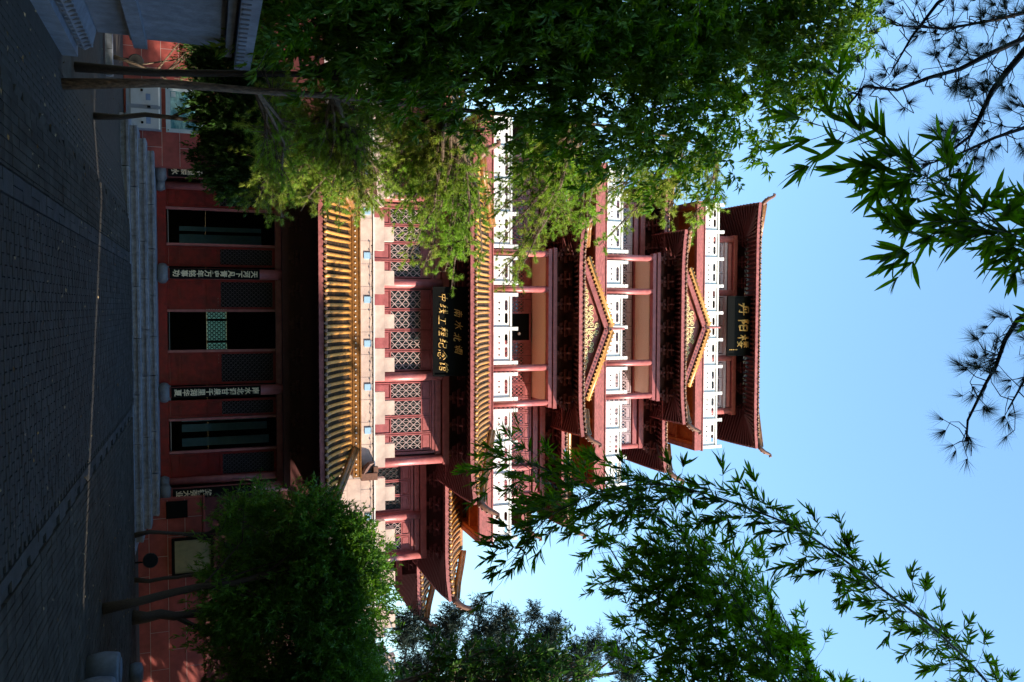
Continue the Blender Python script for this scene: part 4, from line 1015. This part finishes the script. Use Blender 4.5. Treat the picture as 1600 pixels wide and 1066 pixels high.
# --- near pine whose thin branches hang into the sky, upper left
npine = tag(empty('overhanging_pine', (-5.2, -14.2, 0)), 'near pine with thin bare branches and dark needle tufts against the sky', 'tree')
rs = np.random.RandomState(41); pr_ = random.Random(41); NC, ND, NL = [], [], []
PB = np.array([-5.2, -14.2, 0])
top = at(-120, 1760, -14.2)
b = MB(); b.tube([tuple(np.array(p)-PB) for p in ((-5.2, -14.2, 0), (-5.1, -14.2, 4), (-4.4, -14.2, 8), tuple(top))], [.16, .14, .11, .07], 12); b.build('trunk', DBARK, npine, smooth=True)
br = MB()
def tuft(c, d, k=26, ln=.19):
    k = int(k*2.5); vv = np.tile(d, (k, 1))*.9+rs.normal(0, .36, (k, 3)); vv[:, 2] -= .3
    NC.append(np.tile(c, (k, 1))); ND.append(vv); NL.append(rs.uniform(.7, 1.1, k)*ln)
def skyline(pts, r, ntw, ln=.3):
    ntw = int(ntw*1.8)
    P = [Vector(at(u, h, Y)) for u, h, Y in pts]; n = len(P); br.tube(P, [r*(1-.75*i/(n-1)) for i in range(n)], 6)
    for k in range(ntw):
        f = pr_.uniform(.1, 1)*(n-1); i = min(n-2, int(f)); p = P[i].lerp(P[i+1], f-i)
        d = Vector((pr_.gauss(0, 1), pr_.gauss(0, .6), pr_.gauss(-.35, .7))).normalized()*ln*pr_.uniform(.4, 1.3)
        q = p+d; mid = p+d*.5+Vector((pr_.uniform(-.06, .06), 0, pr_.uniform(-.1, .06))); e = q+Vector((pr_.uniform(-.1, .1), 0, pr_.uniform(-.12, .06)))
        br.tube([tuple(p), tuple(mid), tuple(q), tuple(e)], [.007, .005, .004, .003], 4)
        if pr_.random() < .85: tuft(tuple(e), tuple((e-mid).normalized()), pr_.randrange(14, 40))
        if pr_.random() < .3: tuft(tuple(q), tuple((q-mid).normalized()), 14)
T_ = (-120, 1760, -14.2)
skyline([T_, (60, 1600, -14), (85, 1545, -14), (108, 1500, -14), (122, 1450, -14), (141, 1402, -14), (135, 1350, -14), (165, 1325, -14)], .035, 22)
skyline([T_, (78, 1602, -14.3), (110, 1575, -14.3), (142, 1550, -14.3), (185, 1530, -14.3), (212, 1517, -14.3), (250, 1467, -14.3)], .04, 24)
skyline([T_, (-20, 1500, -13.8), (5, 1465, -13.8), (57, 1425, -13.8), (112, 1393, -13.8)], .03, 14)
skyline([T_, (20, 1600, -14), (30, 1560, -14), (45, 1480, -14), (40, 1400, -14)], .03, 20)
skyline([T_, (175, 1640, -14.5), (200, 1600, -14.5), (215, 1555, -14.5), (240, 1500, -14.5), (260, 1440, -14.5)], .03, 22)
skyline([T_, (300, 1720, -14.3), (460, 1650, -14.3), (500, 1590, -14.3), (532, 1570, -14.3), (570, 1557, -14.3), (600, 1540, -14.3), (657, 1512, -14.3), (690, 1510, -14.3)], .035, 26, .26)
skyline([T_, (300, 1720, -14.6), (480, 1655, -14.6), (560, 1620, -14.6), (640, 1575, -14.6)], .03, 20, .26)
br.v = [(x-PB[0], y-PB[1], z-PB[2]) for x, y, z in br.v]; br.build('branches', DBARK, npine)
V, T = needles(np.concatenate(NC), np.concatenate(ND), np.concatenate(NL), .004, rs); add('crown', fast('crown', V-PB, T, LF_DPINE), npine)
# --- cedars behind the right side
def cedar(label, base, ells, trunk_top, seed, n=900):
    rs = np.random.RandomState(seed); root = tag(empty('cedar_tree', base), label, 'tree', 'dark conifers beyond the right end of the tower'); B = np.array(base)
    b = MB(); b.tube([(0, 0, 0), tuple((np.array(trunk_top)-B)*.5), tuple(np.array(trunk_top)-B)], [.28, .18, .03], 10); b.build('trunk', DBARK, root, smooth=True)
    P, O = crown_points(ells, n, rs, .15); k = 16
    td = unit(O+rs.normal(0, .5, P.shape)); 
    C = P[:, None]+td[:, None]*rs.uniform(-.2, .3, (len(P), k, 1)); D = td[:, None]*.6+rs.normal(0, .6, (len(P), k, 3))
    V, T = leaves(C.reshape(-1, 3), D.reshape(-1, 3), rs.uniform(.12, .26, len(P)*k), np.full(len(P)*k, .035), rs=rs); add('crown', fast('crown', V-B, T, LF_CEDAR), root)
    lb = MB()
    for c, r in ells:
        z = max(base[2]+2, c[2]-.6); a = Vector((base[0], base[1], z)); a.x += (trunk_top[0]-base[0])*min(1, z/trunk_top[2]); e = Vector(c)
        lb.tube([tuple(a), tuple(a.lerp(e, .5)+Vector((0, 0, .1))), tuple(e)], [.08, .05, .015], 5)
    lb.v = [(x-B[0], y-B[1], z-B[2]) for x, y, z in lb.v]; lb.build('branches', DBARK, root)
cedar('dark blue green cedar with ragged boughs beside the lowest right eave', (15.5, 9, 0), [E3(u, h, 8, a, c) for u, h, a, c in ((985, 640, 30, 22), (1000, 690, 34, 26), (962, 712, 22, 16), (950, 745, 14, 10), (1012, 760, 44, 30), (975, 790, 26, 18), (1055, 650, 30, 40), (1055, 725, 26, 26), (1045, 805, 26, 24))], (14.8, 9, 15), 51, 1900)
cedar('taller dark cedar whose boughs end below the hanging bamboo', (17.5, 14, 0), [E3(u, h, 12, a, c) for u, h, a, c in ((1015, 845, 36, 26), (985, 868, 20, 16), (1035, 905, 34, 26), (1005, 930, 18, 12), (1022, 965, 22, 14), (1050, 985, 26, 16), (1060, 850, 22, 30), (960, 835, 16, 10))], (16.6, 14, 20), 52, 1500)
# --- broad-leaved tree at the lower right corner
e10 = [E3(1070, 700, -8.8, 60, 50), E3(1062, 790, -8.8, 55, 60), E3(1072, 880, -8.8, 55, 50), E3(1110, 780, -8.8, 90, 160)]
tree('corner_tree', 'leafy tree at the right edge with upright pointed leaves before the cedars', (5.2, -9.0, 0), (5.0, -8.9, 5.5), .09, BARK, e10, 520, 9, .19, .055, LF_BUSH, 14, droop=-.1, upward=.6, tw=.3, nl=12)

# fallen leaves scattered over the paving
rs = np.random.RandomState(77); n = 420
P = np.stack([rs.uniform(-6, 6, n), rs.uniform(-13, -.3, n), np.full(n, .012)], 1); P[:, 2] += np.array([gz(x) for x in P[:, 0]])
a = rs.uniform(0, 6.28, n); D = np.stack([np.cos(a), np.sin(a), rs.uniform(-.02, .25, n)], 1)
V, T = leaves(P, D, rs.uniform(.03, .075, n), rs.uniform(.012, .03, n), fold=.2, droop=.0, rs=rs)
lo = bpy.data.objects.new('fallen_leaves', fast('fallen_leaves', V, T, mat('dry_leaf', (.20, .15, .08), .7, .4, 3, island=.5))); COL.objects.link(lo); lo['kind'] = 'stuff'; lo['label'] = 'small dry leaves scattered over the dark paving'
# ================================================================== BAMBOO
LEAF = []
for k in range(12):
    rs_ = random.Random(60+k); b = MB(); w = .0128*rs_.uniform(.75, 1.25); n = 6; dr = rs_.uniform(.02, .30); cv = rs_.uniform(-.12, .12)
    for i in range(n+1):
        f = i/n; ww = w*(math.sin(math.pi*min(1, f*.9+.1))**.8) if i < n else 0.0
        z = -dr*f*f
        y_ = cv*f*f; b.v += [(f, y_-ww*6, z+ww*1.6), (f, y_, z), (f, y_+ww*6, z+ww*1.6)]
    for i in range(n):
        o = i*3; b.f += [(o, o+3, o+4, o+1), (o+1, o+4, o+5, o+2)]
    LEAF.append(b)
LEAFME = [b.mesh('leaf', LF_BAMB) for b in LEAF]
def bamboo(label, base, culms, seed, leafL, n_obj, node=.16, twl=(.25, .55), clus=3, per=5, dens=1.0, twig_droop=.25, group='bamboo hanging in from the edges', r=.014):
    rr = random.Random(seed); root = tag(empty('bamboo', base), label, 'bamboo', None); B = Vector(base)
    allL = []
    cm_ = MB()
    for pts, rad, f0 in culms:
        P = [Vector(p) for p in pts]; n = len(P)
        # smooth the path
        Q = []
        for i in range(n-1):
            a, b_, c, d = P[max(0, i-1)], P[i], P[i+1], P[min(n-1, i+2)]
            for k in range(8):
                t = k/8; Q.append(.5*((2*b_)+(c-a)*t+(2*a-5*b_+4*c-d)*t*t+(3*b_-a-3*c+d)*t*t*t))
        Q.append(P[-1]); N = len(Q)
        cm_.tube([tuple(q-B) for q in Q], [rad*(1-.82*i/(N-1)) for i in range(N)], 7)
        S_ = [0]
        for a, b_ in zip(Q[:-1], Q[1:]): S_.append(S_[-1]+(b_-a).length)
        s = S_[-1]*f0; i = 0
        while s < S_[-1]:
            while S_[i+1] < s and i < N-2: i += 1
            f = (s-S_[i])/max(1e-6, S_[i+1]-S_[i]); p = Q[i].lerp(Q[i+1], f); ax = (Q[i+1]-Q[i]).normalized()
            for tw in range(2 if rr.random() < .6*dens else 1):
                d = (ax*.7+Vector((rr.gauss(0, .7), rr.gauss(0, .7), rr.gauss(0, .6)-twig_droop))).normalized(); L = rr.uniform(*twl)
                q1 = p+d*L*.5; q2 = p+d*L+Vector((0, 0, -L*twig_droop*.6))
                cm_.tube([tuple(p-B), tuple(q1-B), tuple(q2-B)], [.0035, .0028, .0018], 3, cap=False)
                for c_ in range(clus):
                    cf = 1-.28*c_/max(1, clus-1)*rr.uniform(.6, 1.4) if c_ else 1.0
                    o = p.lerp(q1, cf*2) if cf < .5 else q1.lerp(q2, cf*2-1)
                    for l in range(rr.randint(per-2, per+1)):
                        ld = (d*.85+Vector((rr.gauss(0, .45), rr.gauss(0, .45), rr.gauss(-.30, .38)))).normalized()
                        allL.append((o, ld, leafL*rr.uniform(.6, 1.15), rr.uniform(0, 6.28)))
            s += node*rr.uniform(.7, 1.3)
    cm_.build('culm', CULM, root, smooth=True)
    allL.sort(key=lambda a: (a[0]-Vector(CAM)).length)
    def mtx(o, d, L, roll):
        side = d.cross(Vector((0, 0, 1)));
        if side.length < 1e-3: side = Vector((1, 0, 0))
        side.normalize(); nrm = side.cross(d)
        c, s_ = math.cos(roll*.25-.78), math.sin(roll*.25-.78)
        y = side*c+nrm*s_; z = d.cross(y)
        return Matrix(((d.x*L, y.x*L, z.x*L, o.x-B.x), (d.y*L, y.y*L, z.y*L, o.y-B.y), (d.z*L, y.z*L, z.z*L, o.z-B.z), (0, 0, 0, 1)))
    for k, (o, d, L, ro) in enumerate(allL[:n_obj]):
        l = bpy.data.objects.new('leaf', LEAFME[k % 12]); COL.objects.link(l); l.parent = root; l.matrix_local = mtx(o, d, L, ro)
    rest = allL[n_obj:]
    if rest:
        V = []; T = []; o_ = 0; base_v = [np.array(b.v) for b in LEAF]; base_f = [np.array([t for q in b.f for t in ((q[0], q[1], q[2]), (q[0], q[2], q[3]))]) for b in LEAF]
        for k, (o, d, L, ro) in enumerate(rest):
            M_ = np.array(mtx(o, d, L, ro)); v = base_v[k % 12] @ M_[:3, :3].T + M_[:3, 3]; V.append(v); T.append(base_f[k % 12]+o_); o_ += len(v)
        o = add('leaves', fast('leaves', np.concatenate(V), np.concatenate(T), LF_BAMB), root, kind='stuff')
    return root
def A(*q): return [tuple(at(u, h, Y)) for u, h, Y in q]
b1 = (6.4, -12.6, 0)
bamboo('tall bamboo arching in from the right with its tip hanging before the upper storeys', b1,
       [([b1, (6.3, -12.7, 5), (5.9, -12.8, 9.5)] + A((1150, 1600, -13), (1066, 1542, -13), (985, 1462, -13), (922, 1380, -13), (865, 1305, -13), (822, 1237, -13), (792, 1162, -12.9), (767, 1087, -12.8), (757, 1025, -12.7), (764, 950, -12.6), (790, 890, -12.5), (820, 844, -12.4), (880, 800, -12.3)), .022, .50)], 71, .165, 290, node=.06, clus=4, twl=(.25, .6))
b2 = (6.9, -11.6, 0)
bamboo('dense bamboo filling the sky right of the upper storeys', b2,
       [([b2, (6.7, -11.7, 4), (6.2, -11.8, 8)] + A((1120, 1215, -12), (1066, 1200, -12), (1012, 1175, -12), (962, 1145, -12), (905, 1112, -12), (850, 1075, -12), (812, 1032, -12), (790, 985, -12), (770, 930, -11.9), (740, 870, -11.8), (720, 810, -11.7)), .020, .45),
        ([b2, (6.8, -11.8, 4), (6.3, -12, 7)] + A((1130, 1160, -12.3), (1060, 1140, -12.3), (990, 1120, -12.3), (920, 1080, -12.3), (870, 1050, -12.2)), .018, .5),
        ([b2, (6.9, -11.4, 4), (6.4, -11.4, 8)] + A((1130, 1290, -11.7), (1050, 1270, -11.7), (980, 1230, -11.7), (930, 1190, -11.7), (890, 1150, -11.7)), .018, .52),
        ([b2, (6.9, -11.9, 4), (6.4, -12.2, 8)] + A((1130, 1240, -12.4), (1060, 1225, -12.4), (1000, 1190, -12.4), (940, 1150, -12.4), (880, 1110, -12.3), (840, 1060, -12.2)), .018, .5),
        ([b2, (7.1, -11.2, 4), (6.5, -11.2, 7)] + A((1130, 1130, -11.5), (1060, 1110, -11.5), (990, 1075, -11.5), (930, 1050, -11.5), (880, 1000, -11.5)), .016, .52),
        ([b2, (7.1, -11.2, 4), (6.6, -11.4, 8)] + A((1140, 1330, -11.9), (1085, 1290, -11.9), (1030, 1230, -11.9), (985, 1190, -11.9), (960, 1150, -11.9)), .016, .55),
        ([b2, (7.0, -11.6, 4), (6.4, -11.6, 7)] + A((1120, 1080, -11.6), (1040, 1080, -11.6), (960, 1070, -11.6), (900, 1020, -11.6)), .016, .5)], 72, .155, 290, node=.052, dens=1.4, clus=5, twl=(.3, .75))
b3 = (6.2, -10.6, 0)
bamboo('thinner bamboo with a straight bare culm slanting over pale sky', b3,
       [([b3, (6.2, -10.7, 3)] + A((1120, 1075, -11), (1066, 1055, -11), (995, 1025, -11), (935, 1000, -11), (872, 962, -11), (812, 925, -11), (770, 880, -11), (735, 830, -11), (705, 785, -11)), .016, .5),
        ([b3, (6.3, -10.6, 3.5)] + A((1130, 1020, -10.8), (1060, 1000, -10.8), (1000, 990, -10.8), (950, 1000, -10.8)), .012, .6)], 73, .155, 200, node=.09, clus=4)
b4 = (3.6, -17.2, 0)
bamboo('bamboo sprays hanging from the top of the view near the pine twigs', b4,
       [([b4, (3.3, -17.0, 5), (2.2, -16.6, 8.0)] + A((450, 1690, -16.2), (385, 1600, -16), (340, 1550, -16), (300, 1500, -16), (280, 1455, -16), (262, 1418, -16)), .012, .72),
        ([b4, (3.4, -17.0, 5), (2.3, -16.7, 8.0)] + A((440, 1680, -16.3), (370, 1590, -16.2), (345, 1500, -16.2), (380, 1440, -16.2)), .010, .76),
        ], 74, .205, 290, node=.085, twl=(.15, .40), clus=2, per=6)
b5 = (3.9, -17.3, 0)
bamboo('single bamboo twig with large dark leaves in the open sky left of the roof', b5,
       [([b5, (3.6, -17.1, 5), (2.4, -16.7, 7.9)] + A((460, 1700, -16.1), (390, 1605, -15.9), (305, 1500, -15.9), (280, 1455, -15.9), (262, 1415, -15.9), (245, 1390, -15.9), (210, 1325, -15.9), (195, 1275, -15.9), (190, 1250, -15.9)), .009, .905)], 75, .215, 290, node=.09, twl=(.1, .4), clus=2, per=5)

# ================================================================== NEIGHBOURING TREES, ADDED SUN-BLOCKING HALLS (they shade the court; outside this view)
import colorsys
SHADE = leafmat('camphor_leaf', (.03, .07, .015))
def shade_tree_mesh(seed, R, H):
    rs = np.random.RandomState(seed); ells = []
    for k in range(9):
        a = rs.uniform(0, 6.28); q = rs.uniform(0, .6)*R; ells.append((np.array([q*math.cos(a), q*math.sin(a), H*rs.uniform(.3, .85)]), np.array([R*.5, R*.5, H*.2])))
    P, O = crown_points(ells, 1500, rs, .2); k = 9
    C = P[:, None]+rs.normal(0, .22, (len(P), k, 3)); D = O[:, None]+rs.normal(0, .7, (len(P), k, 3))
    n = len(P)*k; return fast('crown', *leaves(C.reshape(-1, 3), D.reshape(-1, 3), rs.uniform(.3, .5, n), rs.uniform(.16, .26, n), rs=rs), SHADE)
def high_tree_mesh(seed):
    rs = np.random.RandomState(seed); ells = [(np.array([rs.uniform(-1.6, 1.6), rs.uniform(-1.6, 1.6), rs.uniform(8.2, 12)]), np.array([1.7, 1.7, 1.5])) for k in range(8)]
    P, O = crown_points(ells, 1500, rs, .2); k = 9
    C = P[:, None]+rs.normal(0, .22, (len(P), k, 3)); D = O[:, None]+rs.normal(0, .7, (len(P), k, 3)); n = len(P)*k
    return fast('crown', *leaves(C.reshape(-1, 3), D.reshape(-1, 3), rs.uniform(.3, .5, n), rs.uniform(.16, .26, n), rs=rs), SHADE)
HM = high_tree_mesh(84)
SM = [shade_tree_mesh(s, 3.2, 12) for s in (81, 82, 83)]
tb = MB().tube([(0, 0, 0), (.1, 0, 4), (0, .1, 9)], [.3, .22, .06], 10).mesh('trunk', BARK)
spots = [(12.8, 1.8, .9, .68), (13.2, -4.9, .95, .74), (12.6, -6.9, .95, .82), (16.6, .9, 1, .95), (16, -6.6, 1, .98), (20.5, -1.2, 1, 1.02), (19.5, -8.5, 1, 1.08), (23.8, -2.2, 1, 1.12), (23, -11, 1, 1.12), (27.5, -12.5, 1, 1.2),
         (11, -17.6, 1.15, 1.6), (15, -19.6, 1.15, 1.75), (19, -23.5, 1.15, 1.8), (9.5, -23.2, 1.2, 1.6), (13.5, -25.5, 1.2, 1.7), (9.9, -4, .9, .5), (7.7, -7.5, .6, .36), (9.2, -2.6, .72, .42), (8.7, -6.4, .8, .4), 
         (4.2, -25.2, 1.25, 1.8), (-1.2, -25.6, 1.25, 1.8), (-6.4, -25, 1.2, 1.8), (7, -30, 1.3, 2.0), (1, -31, 1.3, 2.0), (-5.5, -31, 1.3, 2.0), (-10.4, -20.5, 1.2, 1.7), (-10.8, -14.5, 1.1, 1.25), (-11.6, -8.6, 1.0, 1.15), (-12.4, -3, .95, 1.1), (-14.5, -17, 1.1, 1.3)]
for i, (x, y, sc, sz) in enumerate(spots):
    r = tag(empty('camphor_tree', (x, y, 0)), 'large camphor tree shading the court beyond the right edge of the view', 'tree', 'camphor trees shading the court')
    r.scale = (sc, sc, sz); r.rotation_euler = (0, 0, i*1.3)
    add('trunk', tb, r); add('crown', SM[i % 3], r)

for i, (x, y) in enumerate(((8.3, -16.8),)):
    r = tag(empty('elm_tree', (x, y, 0)), 'tall elm with a high spreading crown beside the court', 'tree'); r.rotation_euler = (0, 0, i*1.9)
    add('trunk', tb, r); add('crown', HM, r)
# two unseen halls added to block the sun; their gap shapes the paving streak
ca, sa = math.sin(SUN_AZ), -math.cos(SUN_AZ)
for nm, y0, y1, lab in (('n', .07, 5.4, 'unseen red block north of the sun slit, added to shade the court'), ('s', -6.5, -.07, 'unseen red block south of the sun slit, added to shade the court')):
    h = tag(empty('sun_slit_block', (4.08, -8.69, 0)), lab, 'hall'); h.rotation_euler = (0, 0, math.atan2(sa, ca))
    MB().box2(9.2, 15.2, y0, y1, 0, 7.8).build('wall', TILE, h)
    b = MB(); b.prism([(9.05, 7.801), (15.35, 7.801), (12.2, 9.7)], y0, y1); b.build('roof', PAN, h)
    for k in range(3):
        x = 10.2+1.7*k; yy = y0-.02 if nm == 's' else y1+.02
        MB().box2(x-.4, x+.4, yy-.015, yy+.015, 1.2, 2.8).build('window', GLASS, h)
